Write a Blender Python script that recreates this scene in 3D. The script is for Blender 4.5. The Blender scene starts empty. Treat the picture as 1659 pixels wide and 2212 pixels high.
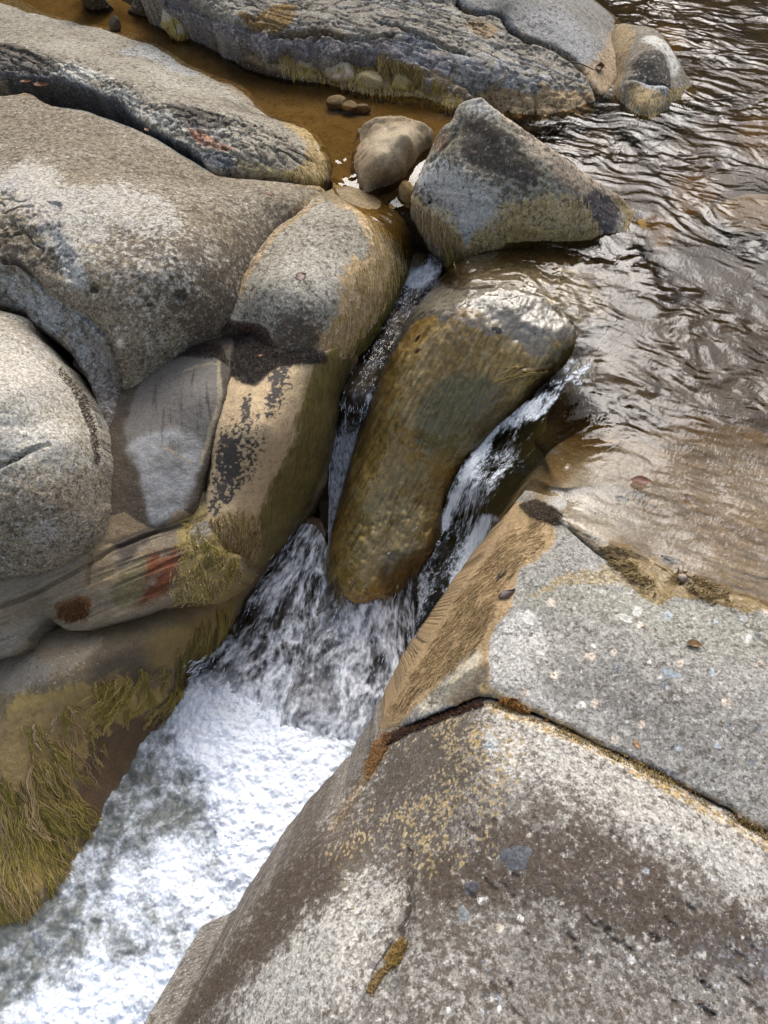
import bpy, math, random
import numpy as np
from mathutils import Vector
from mathutils.bvhtree import BVHTree

# ------------------------------------------------------------------ camera, sky, sun, exposure
scene = bpy.context.scene
COL = scene.collection
PITCH = math.radians(52.0)          # downward tilt of the camera
CAM_H = 1.65
FOC = 1671.0                        # focal length in image pixels (frame 1659 x 2212)
SUN_EL, SUN_AZ = 45.0, 6.0        # azimuth measured from +Y towards +X
EXPOSURE = 0.70

cam_d = bpy.data.cameras.new('camera')
cam_d.sensor_fit = 'VERTICAL'
cam_d.angle = 2 * math.atan(1106.0 / FOC)
cam_d.clip_start, cam_d.clip_end = 0.02, 600.0
cam = bpy.data.objects.new('camera', cam_d)
cam.location = (0, 0, CAM_H)
cam.rotation_euler = (math.pi / 2 - PITCH, 0, 0)
COL.objects.link(cam)
scene.camera = cam

world = bpy.data.worlds.new('World')
scene.world = world
world.use_nodes = True
wn, wl = world.node_tree.nodes, world.node_tree.links
bgn = wn['Background']
sky = wn.new('ShaderNodeTexSky')
sky.sky_type = 'NISHITA'
sky.sun_disc = False
sky.sun_elevation = math.radians(SUN_EL)
sky.sun_rotation = math.radians(SUN_AZ)
sky.air_density, sky.dust_density, sky.ozone_density = 1.0, 6.0, 1.0
hsv = wn.new('ShaderNodeHueSaturation')
hsv.inputs['Saturation'].default_value = 0.65
wl.new(sky.outputs[0], hsv.inputs['Color'])
wl.new(hsv.outputs[0], bgn.inputs['Color'])
bgn.inputs['Strength'].default_value = 0.15

sun_d = bpy.data.lights.new('sun', 'SUN')
sun_d.energy = 1.05
sun_d.angle = math.radians(33)
sun_d.color = (0.95, 0.975, 1.0)
sun = bpy.data.objects.new('sun', sun_d)
_az, _el = math.radians(SUN_AZ), math.radians(SUN_EL)
_sd = Vector((math.sin(_az) * math.cos(_el), math.cos(_az) * math.cos(_el), math.sin(_el)))
sun.rotation_euler = _sd.to_track_quat('Z', 'Y').to_euler()
sun.location = _sd * 30
COL.objects.link(sun)

scene.view_settings.view_transform = 'Standard'
scene.view_settings.look = 'None'
scene.view_settings.exposure = EXPOSURE
scene.view_settings.gamma = 1.0
scene.view_settings.use_curve_mapping = False
scene.cycles.max_bounces = 8
scene.cycles.transparent_max_bounces = 10
scene.cycles.caustics_reflective = False
scene.cycles.caustics_refractive = False

# ------------------------------------------------------------------ image coordinates: a pixel (px, py) plus a height gives a point
SP, CP = math.sin(PITCH), math.cos(PITCH)
CAMV = np.array([0, 0, CAM_H])
RX, RU, RB = np.array([1., 0, 0]), np.array([0, SP, CP]), np.array([0, -CP, SP])   # right, up, back

def ray(px, py):
    d = RX * ((px - 829.5) / FOC) + RU * ((1106.0 - py) / FOC) - RB
    return d / np.linalg.norm(d)

def at(px, py, z):
    d = ray(px, py)
    return CAMV + d * ((z - CAM_H) / d[2])

def to_pixels(P):
    q = P - CAMV
    dep = np.maximum(-(q @ RB), 1e-4)
    return 829.5 + FOC * (q @ RX) / dep, 1106.0 - FOC * (q @ RU) / dep

# ------------------------------------------------------------------ noise
_rng = np.random.RandomState(7)
_perm = _rng.permutation(256).astype(np.int32)
_grad = _rng.normal(size=(256, 3)); _grad /= np.linalg.norm(_grad, axis=1)[:, None]
_grad = _grad.astype(np.float32)

def pn(P, seed=0):
    """gradient noise, about -1..1"""
    P = np.asarray(P, np.float32) + np.float32(seed * 17.31 + 100.0)
    i = np.floor(P).astype(np.int32)
    f = P - i
    u = f * f * f * (f * (f * 6 - 15) + 10)
    out = 0
    for dx in (0, 1):
        hx = _perm[(i[:, 0] + dx) & 255]
        wx = u[:, 0] if dx else 1 - u[:, 0]
        for dy in (0, 1):
            hy = _perm[(hx + i[:, 1] + dy) & 255]
            wy = u[:, 1] if dy else 1 - u[:, 1]
            for dz in (0, 1):
                g = _grad[_perm[(hy + i[:, 2] + dz) & 255]]
                wz = u[:, 2] if dz else 1 - u[:, 2]
                dot = g[:, 0] * (f[:, 0] - dx) + g[:, 1] * (f[:, 1] - dy) + g[:, 2] * (f[:, 2] - dz)
                out = out + wx * wy * wz * dot
    return out * 1.6

def fbm(P, scale=1.0, oct=3, seed=0, gain=0.5):
    if np.isscalar(scale): scale = (scale,) * 3
    Q = P * np.array(scale, float)
    a, s, tot = 1.0, 0, 0
    for k in range(oct):
        s = s + a * pn(Q, seed + k * 3.7)
        tot += a
        Q = Q * 2.03
        a *= gain
    return s / tot

def sm(x, a, b):
    t = np.clip((x - a) / (b - a), 0, 1)
    return t * t * (3 - 2 * t)

def lerp(a, b, t):
    a = np.asarray(a, float); b = np.asarray(b, float)
    t = np.asarray(t)
    return a + (b - a) * (t[:, None] if t.ndim == 1 else t)

# ------------------------------------------------------------------ outlines
def spline(pts, k=6, closed=True):
    pts = np.asarray(pts, float)
    n = len(pts)
    out = []
    rng = range(n if closed else n - 1)
    for i in rng:
        if closed:
            p0, p1, p2, p3 = pts[(i - 1) % n], pts[i], pts[(i + 1) % n], pts[(i + 2) % n]
        else:
            p0, p1, p2, p3 = pts[max(i - 1, 0)], pts[i], pts[i + 1], pts[min(i + 2, n - 1)]
        for t in np.arange(k) / k:
            out.append(0.5 * (2 * p1 + (p2 - p0) * t + (2 * p0 - 5 * p1 + 4 * p2 - p3) * t * t + (3 * p1 - p0 - 3 * p2 + p3) * t ** 3))
    if not closed: out.append(pts[-1])
    return np.array(out)

def seg_dist(Q, poly, closed=True, want_pt=False, chunk=20000):
    A = poly
    B = np.roll(poly, -1, axis=0)
    if not closed: A, B = A[:-1], B[:-1]
    D = B - A
    L = np.maximum((D ** 2).sum(1), 1e-12)
    dist = np.empty(len(Q)); inside = np.zeros(len(Q), bool); near = np.empty((len(Q), 2)) if want_pt else None
    for s in range(0, len(Q), chunk):
        q = Q[s:s + chunk]
        dx = q[:, None, 0] - A[None, :, 0]; dy = q[:, None, 1] - A[None, :, 1]
        t = np.clip((dx * D[:, 0] + dy * D[:, 1]) / L, 0, 1)
        ex = dx - t * D[:, 0]; ey = dy - t * D[:, 1]
        d2 = ex * ex + ey * ey
        j = d2.argmin(1)
        r = np.arange(len(q))
        dist[s:s + chunk] = np.sqrt(d2[r, j])
        if want_pt:
            near[s:s + chunk] = A[j] + D[j] * t[r, j][:, None]
        if closed:
            c = ((A[None, :, 1] > q[:, None, 1]) != (B[None, :, 1] > q[:, None, 1]))
            xi = A[None, :, 0] + (q[:, None, 1] - A[None, :, 1]) * D[None, :, 0] / np.where(np.abs(D[:, 1]) < 1e-9, 1e-9, D[:, 1])[None]
            inside[s:s + chunk] = (c & (q[:, None, 0] < xi)).sum(1) % 2 == 1
    if closed:
        dist = np.where(inside, dist, -dist)
    return (dist, near) if want_pt else dist

# ------------------------------------------------------------------ mesh helpers
def link_mesh(name, V, F, mat=None, parent=None, attrs=None, smooth=True):
    """V (n,3) world points, F (m,4) quads or (m,3); object's origin is put at the mesh's base"""
    V = np.asarray(V, float)
    F = np.asarray(F, np.int32)
    org = np.array([V[:, 0].mean(), V[:, 1].mean(), V[:, 2].min()])
    if parent is not None: org = np.array(parent.location)
    me = bpy.data.meshes.new(name)
    k = F.shape[1]
    me.vertices.add(len(V)); me.vertices.foreach_set('co', (V - org).astype(np.float32).ravel())
    me.loops.add(F.size); me.loops.foreach_set('vertex_index', F.ravel())
    me.polygons.add(len(F))
    me.polygons.foreach_set('loop_start', np.arange(0, F.size, k, dtype=np.int32))
    me.polygons.foreach_set('use_smooth', np.full(len(F), smooth))
    me.update(calc_edges=True)
    for an, val in (attrs or {}).items():
        val = np.asarray(val, np.float32)
        if val.ndim == 1:
            a = me.attributes.new(an, 'FLOAT', 'POINT'); a.data.foreach_set('value', val)
        elif val.shape[1] == 3 and an.startswith('flow'):
            a = me.attributes.new(an, 'FLOAT_VECTOR', 'POINT'); a.data.foreach_set('vector', val.ravel())
        else:
            c = np.ones((len(val), 4), np.float32); c[:, :3] = val[:, :3]
            a = me.attributes.new(an, 'FLOAT_COLOR', 'POINT'); a.data.foreach_set('color', c.ravel())
    if mat: me.materials.append(mat)
    o = bpy.data.objects.new(name, me)
    COL.objects.link(o)
    if parent is not None:
        o.parent = parent
    else:
        o.location = org
    return o

def tag(o, label=None, cat=None, group=None, kind=None):
    if label: o['label'] = label
    if cat: o['category'] = cat
    if group: o['group'] = group
    if kind: o['kind'] = kind
    return o

class Surf:            # sampled points of a surface while it is being painted
    pass

def tps_fit(uv, w, lam):
    n = len(uv)
    d2 = ((uv[:, None] - uv[None]) ** 2).sum(-1)
    K = 0.5 * d2 * np.log(d2 + 1e-12) + lam * np.eye(n)
    A = np.zeros((n + 3, n + 3)); A[:n, :n] = K; A[:n, n] = 1; A[:n, n + 1:] = uv; A[n, :n] = 1; A[n + 1:, :n] = uv.T
    b = np.zeros(n + 3); b[:n] = w
    return np.linalg.solve(A, b)

def tps_eval(sol, uv0, Q, chunk=20000):
    n = len(uv0)
    out = np.empty(len(Q))
    for s in range(0, len(Q), chunk):
        q = Q[s:s + chunk]
        d2 = ((q[:, None] - uv0[None]) ** 2).sum(-1)
        out[s:s + chunk] = (0.5 * d2 * np.log(d2 + 1e-12)) @ sol[:n] + sol[n] + q @ sol[n + 1:]
    return out

SKIRT = np.array([0, 0.5, -0.86])
GRIDS = {}
def relief(name, outline, ctrl=(), h=0.004, rnd=0.04, skirt=0.4, bumps=((0.006, 7, 3), (0.002, 28, 2)), jag=0.004, lam=2e-4,
           mat=None, paint=None, sculpt=None, seed=0, parent=None, skirt_dir=SKIRT, closed_spline=True, frame=None):
    """a rock (or water sheet): thin-plate surface through points set by image pixel and chosen height, rounded at its outline, closed by a skirt running down into the ground"""
    ex, ev, ew = (RX, RU, RB) if frame is None else frame
    OP = np.array([at(*p) for p in outline])
    CPn = np.array([at(*p) for p in ctrl]) if len(ctrl) else np.zeros((0, 3))
    allp = np.vstack([OP, CPn])
    uv0 = np.c_[allp @ ex, allp @ ev]; w0 = allp @ ew
    sol = tps_fit(uv0, w0, lam)
    poly = spline(np.c_[OP @ ex, OP @ ev], 8)
    if jag:
        q = np.c_[poly, np.zeros(len(poly))]
        poly = poly + jag * np.c_[fbm(q, 22, 3, seed + 5, .65), fbm(q, 22, 3, seed + 9, .65)] * 1.6
    lo, hi = poly.min(0) - 2 * h, poly.max(0) + 2 * h
    nu, nv = [int(math.ceil(x / h)) + 1 for x in (hi - lo)]
    # coarse signed distance first, exact near the outline
    cs = 5
    cu, cv = nu // cs + 2, nv // cs + 2
    gu, gv = np.meshgrid(lo[0] + np.arange(cu) * h * cs, lo[1] + np.arange(cv) * h * cs, indexing='ij')
    cd = seg_dist(np.c_[gu.ravel(), gv.ravel()], poly).reshape(cu, cv)
    iu, iv = np.meshgrid(np.arange(nu), np.arange(nv), indexing='ij')
    fu, fv = iu / cs, iv / cs
    a, b = fu.astype(int), fv.astype(int); fu, fv = fu - a, fv - b
    sd = (cd[a, b] * (1 - fu) * (1 - fv) + cd[a + 1, b] * fu * (1 - fv) + cd[a, b + 1] * (1 - fu) * fv + cd[a + 1, b + 1] * fu * fv)
    UV = np.stack([lo[0] + iu * h, lo[1] + iv * h], -1)
    m = np.abs(sd) < 3.5 * cs * h
    dd, near = seg_dist(UV[m], poly, want_pt=True)
    sd[m] = dd
    keepv = sd > -0.62 * h
    snap = np.abs(dd) < 0.62 * h
    tmp = UV[m]; tmp[snap] = near[snap]; UV[m] = tmp
    sd = np.maximum(sd, 0)
    f = keepv[:-1, :-1] & keepv[1:, :-1] & keepv[:-1, 1:] & keepv[1:, 1:]
    idx = np.arange(nu * nv).reshape(nu, nv)
    F = np.stack([idx[:-1, :-1][f], idx[1:, :-1][f], idx[1:, 1:][f], idx[:-1, 1:][f]], -1)
    used = np.zeros(nu * nv, bool); used[F.ravel()] = True
    remap = -np.ones(nu * nv, np.int64); remap[used] = np.arange(used.sum())
    F = remap[F]
    uv = UV.reshape(-1, 2)[used]; sd = sd.ravel()[used]
    w = tps_eval(sol, uv0, uv)
    if rnd > 0:
        t = np.clip(1 - sd / rnd, 0, 1)
        w = w - rnd * (1 - np.sqrt(np.maximum(1 - t * t, 0)))
    P = uv[:, :1] * ex + uv[:, 1:] * ev + w[:, None] * ew
    s = Surf(); s.P, s.sd, s.uv, s.name = P, sd, uv, name
    s.X, s.Y = to_pixels(P)
    dw = 0
    for (amp, sc, oc) in bumps:
        dw = dw + amp * fbm(P, sc, oc, seed + sc)
    if sculpt is not None:
        dw = dw + sculpt(s)
    if np.ndim(dw): P = P + dw[:, None] * ew
    s.P = P
    # vertex normals
    N = np.zeros_like(P)
    fn = np.cross(P[F[:, 2]] - P[F[:, 0]], P[F[:, 3]] - P[F[:, 1]])
    for k in range(4): np.add.at(N, F[:, k], fn)
    N /= np.maximum(np.linalg.norm(N, axis=1), 1e-12)[:, None]
    s.N = N
    s.X, s.Y = to_pixels(P)
    attrs = paint(s) if paint else {}
    V = P
    if skirt > 0:
        E = np.vstack([F[:, [0, 1]], F[:, [1, 2]], F[:, [2, 3]], F[:, [3, 0]]])
        key = np.sort(E, 1); key = key[:, 0].astype(np.int64) * len(P) + key[:, 1]
        u_, inv, cnt = np.unique(key, return_inverse=True, return_counts=True)
        be = E[cnt[inv] == 1]
        bv = np.unique(be)
        bm = -np.ones(len(P), np.int64); bm[bv] = np.arange(len(bv))
        prev = bv.copy(); n0 = len(P); Vs = [P]; Fs = [F]; extra = []
        sdn = skirt_dir / np.linalg.norm(skirt_dir)
        for lv in (0.06, 0.3, 1.0):
            ring = P[bv] + sdn * skirt * lv + 0.012 * fbm(P[bv] + sdn * lv, 14, 2, seed + 3)[:, None] * RX
            ids = np.arange(n0, n0 + len(bv)); n0 += len(bv)
            Vs.append(ring); extra.append(bv)
            A_, B_ = bm[be[:, 0]], bm[be[:, 1]]
            Fs.append(np.stack([prev[B_], prev[A_], ids[A_], ids[B_]], -1))
            prev = ids
        V = np.vstack(Vs); F = np.vstack(Fs)
        ex_ = np.concatenate(extra)
        attrs = {k_: np.concatenate([v_, v_[ex_]]) for k_, v_ in attrs.items()}
    o = link_mesh(name, V, F, mat, parent, attrs)
    s.F = F; s.V = V
    GRIDS[o.name] = s
    return o

def ribbon(name, rows, nu, nv, mat=None, paint=None, sculpt=None, seed=0, thick=0.0, parent=None):
    """a sheet through rows of points set by image pixel and chosen height, rows running down the flow"""
    G = np.array([[at(*p) for p in r] for r in rows])
    R, C, _ = G.shape
    def interp(A, t):
        n = len(A)
        out = []
        for x in t:
            i = min(int(x), n - 2); f = x - i
            p0, p1, p2, p3 = A[max(i - 1, 0)], A[i], A[i + 1], A[min(i + 2, n - 1)]
            out.append(0.5 * (2 * p1 + (p2 - p0) * f + (2 * p0 - 5 * p1 + 4 * p2 - p3) * f * f + (3 * p1 - p0 - 3 * p2 + p3) * f ** 3))
        return np.array(out)
    G = interp(G, np.linspace(0, R - 1, nv))
    G = interp(np.swapaxes(G, 0, 1), np.linspace(0, C - 1, nu))       # (nu, nv, 3)
    sl = np.r_[0, np.cumsum(np.linalg.norm(np.diff(G.mean(0), axis=0), axis=1))]
    wd = np.linalg.norm(np.diff(G, axis=0), axis=2).sum(0).mean()
    s = Surf()
    s.P = G.reshape(-1, 3)
    s.s = np.tile(sl, nu); s.t = np.repeat(np.linspace(0, 1, nu), nv); s.v = np.tile(np.linspace(0, 1, nv), nu); s.width = wd
    du = np.gradient(G, axis=0); dv = np.gradient(G, axis=1)
    N = np.cross(du, dv).reshape(-1, 3); N /= np.maximum(np.linalg.norm(N, axis=1), 1e-9)[:, None]
    N *= np.where((N @ RB) < 0, -1, 1)[:, None]
    s.N = N
    s.flow = np.c_[s.t * wd, s.s, np.zeros(len(s.s))]
    s.X, s.Y = to_pixels(s.P)
    if sculpt is not None:
        s.P = s.P + s.N * sculpt(s)[:, None]
        s.X, s.Y = to_pixels(s.P)
    attrs = paint(s) if paint else {}
    attrs['flow'] = s.flow
    idx = np.arange(nu * nv).reshape(nu, nv)
    F = np.stack([idx[:-1, :-1].ravel(), idx[:-1, 1:].ravel(), idx[1:, 1:].ravel(), idx[1:, :-1].ravel()], -1)
    o = link_mesh(name, s.P, F, mat, parent, attrs)
    s.V, s.F = s.P, F
    GRIDS[o.name] = s
    return o

# ------------------------------------------------------------------ stains with a shape of their own
def _onto(s, pts):
    """image pixels cast along camera rays onto the surface, in camera-aligned metres (right, up)"""
    if not hasattr(s, 'q'):
        s.q = np.c_[s.P @ RX, s.P @ RU]
        st = max(1, len(s.P) // 6000)
        s.sub = np.c_[s.X[::st], s.Y[::st]]; s.subd = -((s.P[::st] - CAMV) @ RB)
    out, dep = [], []
    for px, py in pts:
        d = s.subd[((s.sub - (px, py)) ** 2).sum(1).argmin()]
        p = CAMV + (RX * ((px - 829.5) / FOC) + RU * ((1106.0 - py) / FOC) - RB) * d
        out.append((p @ RX, p @ RU)); dep.append(d)
    return np.array(out), float(np.mean(dep)) / FOC

def _warp(s, sel, amt, sc, seed):
    P = s.P[sel]
    return amt * np.c_[fbm(P, sc, 4, seed + 1, .62), fbm(P, sc, 4, seed + 2, .62)]

def area(s, pts, feather=8, warp=14, wscale=18, seed=0):
    """soft mask of a patch outlined in image pixels, its border frayed by noise"""
    poly, m = _onto(s, pts)
    poly = spline(poly, 4)
    pad = (feather + warp * 2) * m
    lo, hi = poly.min(0) - pad, poly.max(0) + pad
    sel = ((s.q > lo) & (s.q < hi)).all(1)
    out = np.zeros(len(s.P))
    if sel.any():
        out[sel] = sm(seg_dist(s.q[sel] + _warp(s, sel, warp * m, wscale, seed), poly), -feather * m, feather * m)
    return out

def band(s, pts, width, warp=6, wscale=25, seed=0, soft=0.6):
    """soft mask along a line given in image pixels"""
    line, m = _onto(s, pts)
    line = spline(line, 5, False)
    pad = (width * 2 + warp * 2) * m
    lo, hi = line.min(0) - pad, line.max(0) + pad
    sel = ((s.q > lo) & (s.q < hi)).all(1)
    out = np.zeros(len(s.P))
    if sel.any():
        d = seg_dist(s.q[sel] + _warp(s, sel, warp * m, wscale, seed), line, closed=False)
        out[sel] = 1 - sm(d, width * m * (1 - soft), width * m)
    return out

def spot(s, px, py, r, warp=3, seed=0):
    a = np.linspace(0, 2 * math.pi, 9)[:-1]
    return area(s, [(px + r * math.cos(t), py + r * math.sin(t)) for t in a], r * .2, warp, 60, seed)

def streak(s, d, along, across, oct=3, seed=0):
    """noise drawn out along a direction d = (right, down) in camera axes, frequencies per metre"""
    n = math.hypot(*d)
    l = (s.P @ RX) * d[0] / n - (s.P @ RU) * d[1] / n
    t = (s.P @ RX) * d[1] / n + (s.P @ RU) * d[0] / n
    return fbm(np.c_[l * along, t * across, np.zeros(len(l))], 1.0, oct, seed, .6)
# ------------------------------------------------------------------ materials
def new_mat(name):
    m = bpy.data.materials.new(name); m.use_nodes = True
    m.node_tree.nodes.clear()
    return m, m.node_tree.nodes, m.node_tree.links

def N_(nodes, t, **kw):
    n = nodes.new(t)
    for k, v in kw.items():
        if k in n.inputs: n.inputs[k].default_value = v
        else: setattr(n, k, v)
    return n

def math_(nodes, links, op, a, b=None, clamp=False):
    n = nodes.new('ShaderNodeMath'); n.operation = op; n.use_clamp = clamp
    for i, x in enumerate((a, b)):
        if x is None: continue
        if isinstance(x, (int, float)): n.inputs[i].default_value = x
        else: links.new(x, n.inputs[i])
    return n.outputs[0]

def rng_(nodes, links, x, a, b, c, d, smooth=False):
    n = nodes.new('ShaderNodeMapRange')
    if smooth: n.interpolation_type = 'SMOOTHSTEP'
    links.new(x, n.inputs[0])
    for i, v in enumerate((a, b, c, d)): n.inputs[i + 1].default_value = v
    return n.outputs[0]

def mixc(nodes, links, fac, a, b, mode='MIX'):
    n = nodes.new('ShaderNodeMix'); n.data_type = 'RGBA'; n.blend_type = mode
    for sock, x in ((n.inputs['Factor'], fac), (n.inputs[6], a), (n.inputs[7], b)):
        if isinstance(x, (int, float)): sock.default_value = x
        elif isinstance(x, tuple): sock.default_value = x if len(x) == 4 else (*x, 1)
        else: links.new(x, sock)
    return n.outputs[2]

def rock_material(name, grain=1.0, gscale=1.0, bump=1.0, ripple=0.0):
    m, n, l = new_mat(name)
    out = n.new('ShaderNodeOutputMaterial'); bs = n.new('ShaderNodeBsdfPrincipled')
    l.new(bs.outputs[0], out.inputs[0])
    tc = n.new('ShaderNodeTexCoord')
    pa = N_(n, 'ShaderNodeAttribute', attribute_name='paint')
    wa = N_(n, 'ShaderNodeAttribute', attribute_name='wet')
    ga = N_(n, 'ShaderNodeAttribute', attribute_name='grain')
    def noise(sc, det=2, ro=.6):
        x = N_(n, 'ShaderNodeTexNoise', Scale=sc * gscale, Detail=det, Roughness=ro); l.new(tc.outputs['Object'], x.inputs['Vector']); return x.outputs['Fac']
    n1 = noise(170, 2, .7); n2 = noise(95, 2, .6); n3 = noise(48, 3, .6)
    vo = N_(n, 'ShaderNodeTexVoronoi', Scale=150 * gscale); l.new(tc.outputs['Object'], vo.inputs['Vector'])
    sep = n.new('ShaderNodeSeparateColor'); l.new(vo.outputs['Color'], sep.inputs[0])
    g = math_(n, l, 'MULTIPLY', ga.outputs['Fac'], grain)
    # brightness of single mineral grains
    v = math_(n, l, 'ADD', math_(n, l, 'MULTIPLY', math_(n, l, 'SUBTRACT', n1, .5), 1.5), math_(n, l, 'MULTIPLY', math_(n, l, 'SUBTRACT', sep.outputs[0], .5), .7))
    v = math_(n, l, 'MULTIPLY', v, g)
    v = math_(n, l, 'ADD', v, 1.0)
    v = math_(n, l, 'MAXIMUM', v, .25)
    c = n.new('ShaderNodeVectorMath'); c.operation = 'SCALE'; l.new(pa.outputs['Color'], c.inputs[0]); l.new(v, c.inputs['Scale'])
    dark = math_(n, l, 'MULTIPLY', rng_(n, l, n2, .30, .42, 1, 0, True), math_(n, l, 'MULTIPLY', g, .34), True)
    c2 = mixc(n, l, dark, c.outputs[0], (.05, .042, .034))
    pale = math_(n, l, 'MULTIPLY', rng_(n, l, n2, .60, .70, 0, 1, True), math_(n, l, 'MULTIPLY', g, .32), True)
    c3 = mixc(n, l, pale, c2, (.52, .50, .45))
    # weathering crust and freshly bared stone, each given as a density and broken into flecks
    la = N_(n, 'ShaderNodeAttribute', attribute_name='lich'); pl = N_(n, 'ShaderNodeAttribute', attribute_name='bare')
    f1 = noise(52, 5, .72); f2 = noise(64, 5, .72)
    def fleck(dens, f, k, e):
        x = math_(n, l, 'ADD', dens, math_(n, l, 'MULTIPLY', math_(n, l, 'SUBTRACT', f, .5), k))
        return rng_(n, l, x, .5 - e, .5 + e, 0, 1, True)
    hue = mixc(n, l, noise(9, 2), (.54, .495, .42), (.45, .455, .44))
    hs = n.new('ShaderNodeVectorMath'); hs.operation = 'SCALE'; l.new(hue, hs.inputs[0]); l.new(v, hs.inputs['Scale'])
    c4 = mixc(n, l, math_(n, l, 'MULTIPLY', fleck(pl.outputs['Fac'], f2, 3.4, .16), .66), c3, hs.outputs[0])
    crust = mixc(n, l, n1, (.03, .022, .016), (.12, .092, .066))
    c3 = mixc(n, l, math_(n, l, 'MULTIPLY', fleck(la.outputs['Fac'], f1, 3.6, .14), .74), c4, crust)
    l.new(c3, bs.inputs['Base Color'])
    ro = math_(n, l, 'ADD', rng_(n, l, wa.outputs['Fac'], 0, 1, .88, .22), math_(n, l, 'MULTIPLY', math_(n, l, 'SUBTRACT', n3, .5), .25))
    l.new(ro, bs.inputs['Roughness'])
    bs.inputs['IOR'].default_value = 1.4
    bs.inputs['Specular IOR Level'].default_value = .2
    h = math_(n, l, 'ADD', math_(n, l, 'MULTIPLY', n3, 1.0), math_(n, l, 'MULTIPLY', n1, .45))
    b = N_(n, 'ShaderNodeBump', Strength=.55 * bump, Distance=.006); l.new(h, b.inputs['Height'])
    l.new(b.outputs[0], bs.inputs['Normal'])
    # film of water where wet
    l.new(rng_(n, l, wa.outputs['Fac'], .35, .9, 0, 1), bs.inputs['Coat Weight'])
    bs.inputs['Coat Roughness'].default_value = .06; bs.inputs['Coat IOR'].default_value = 1.33
    b2 = N_(n, 'ShaderNodeBump', Strength=.5, Distance=.004); rp = noise(34, 3, .6); l.new(rp, b2.inputs['Height'])
    l.new(b2.outputs[0], bs.inputs['Coat Normal'])
    return m

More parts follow.
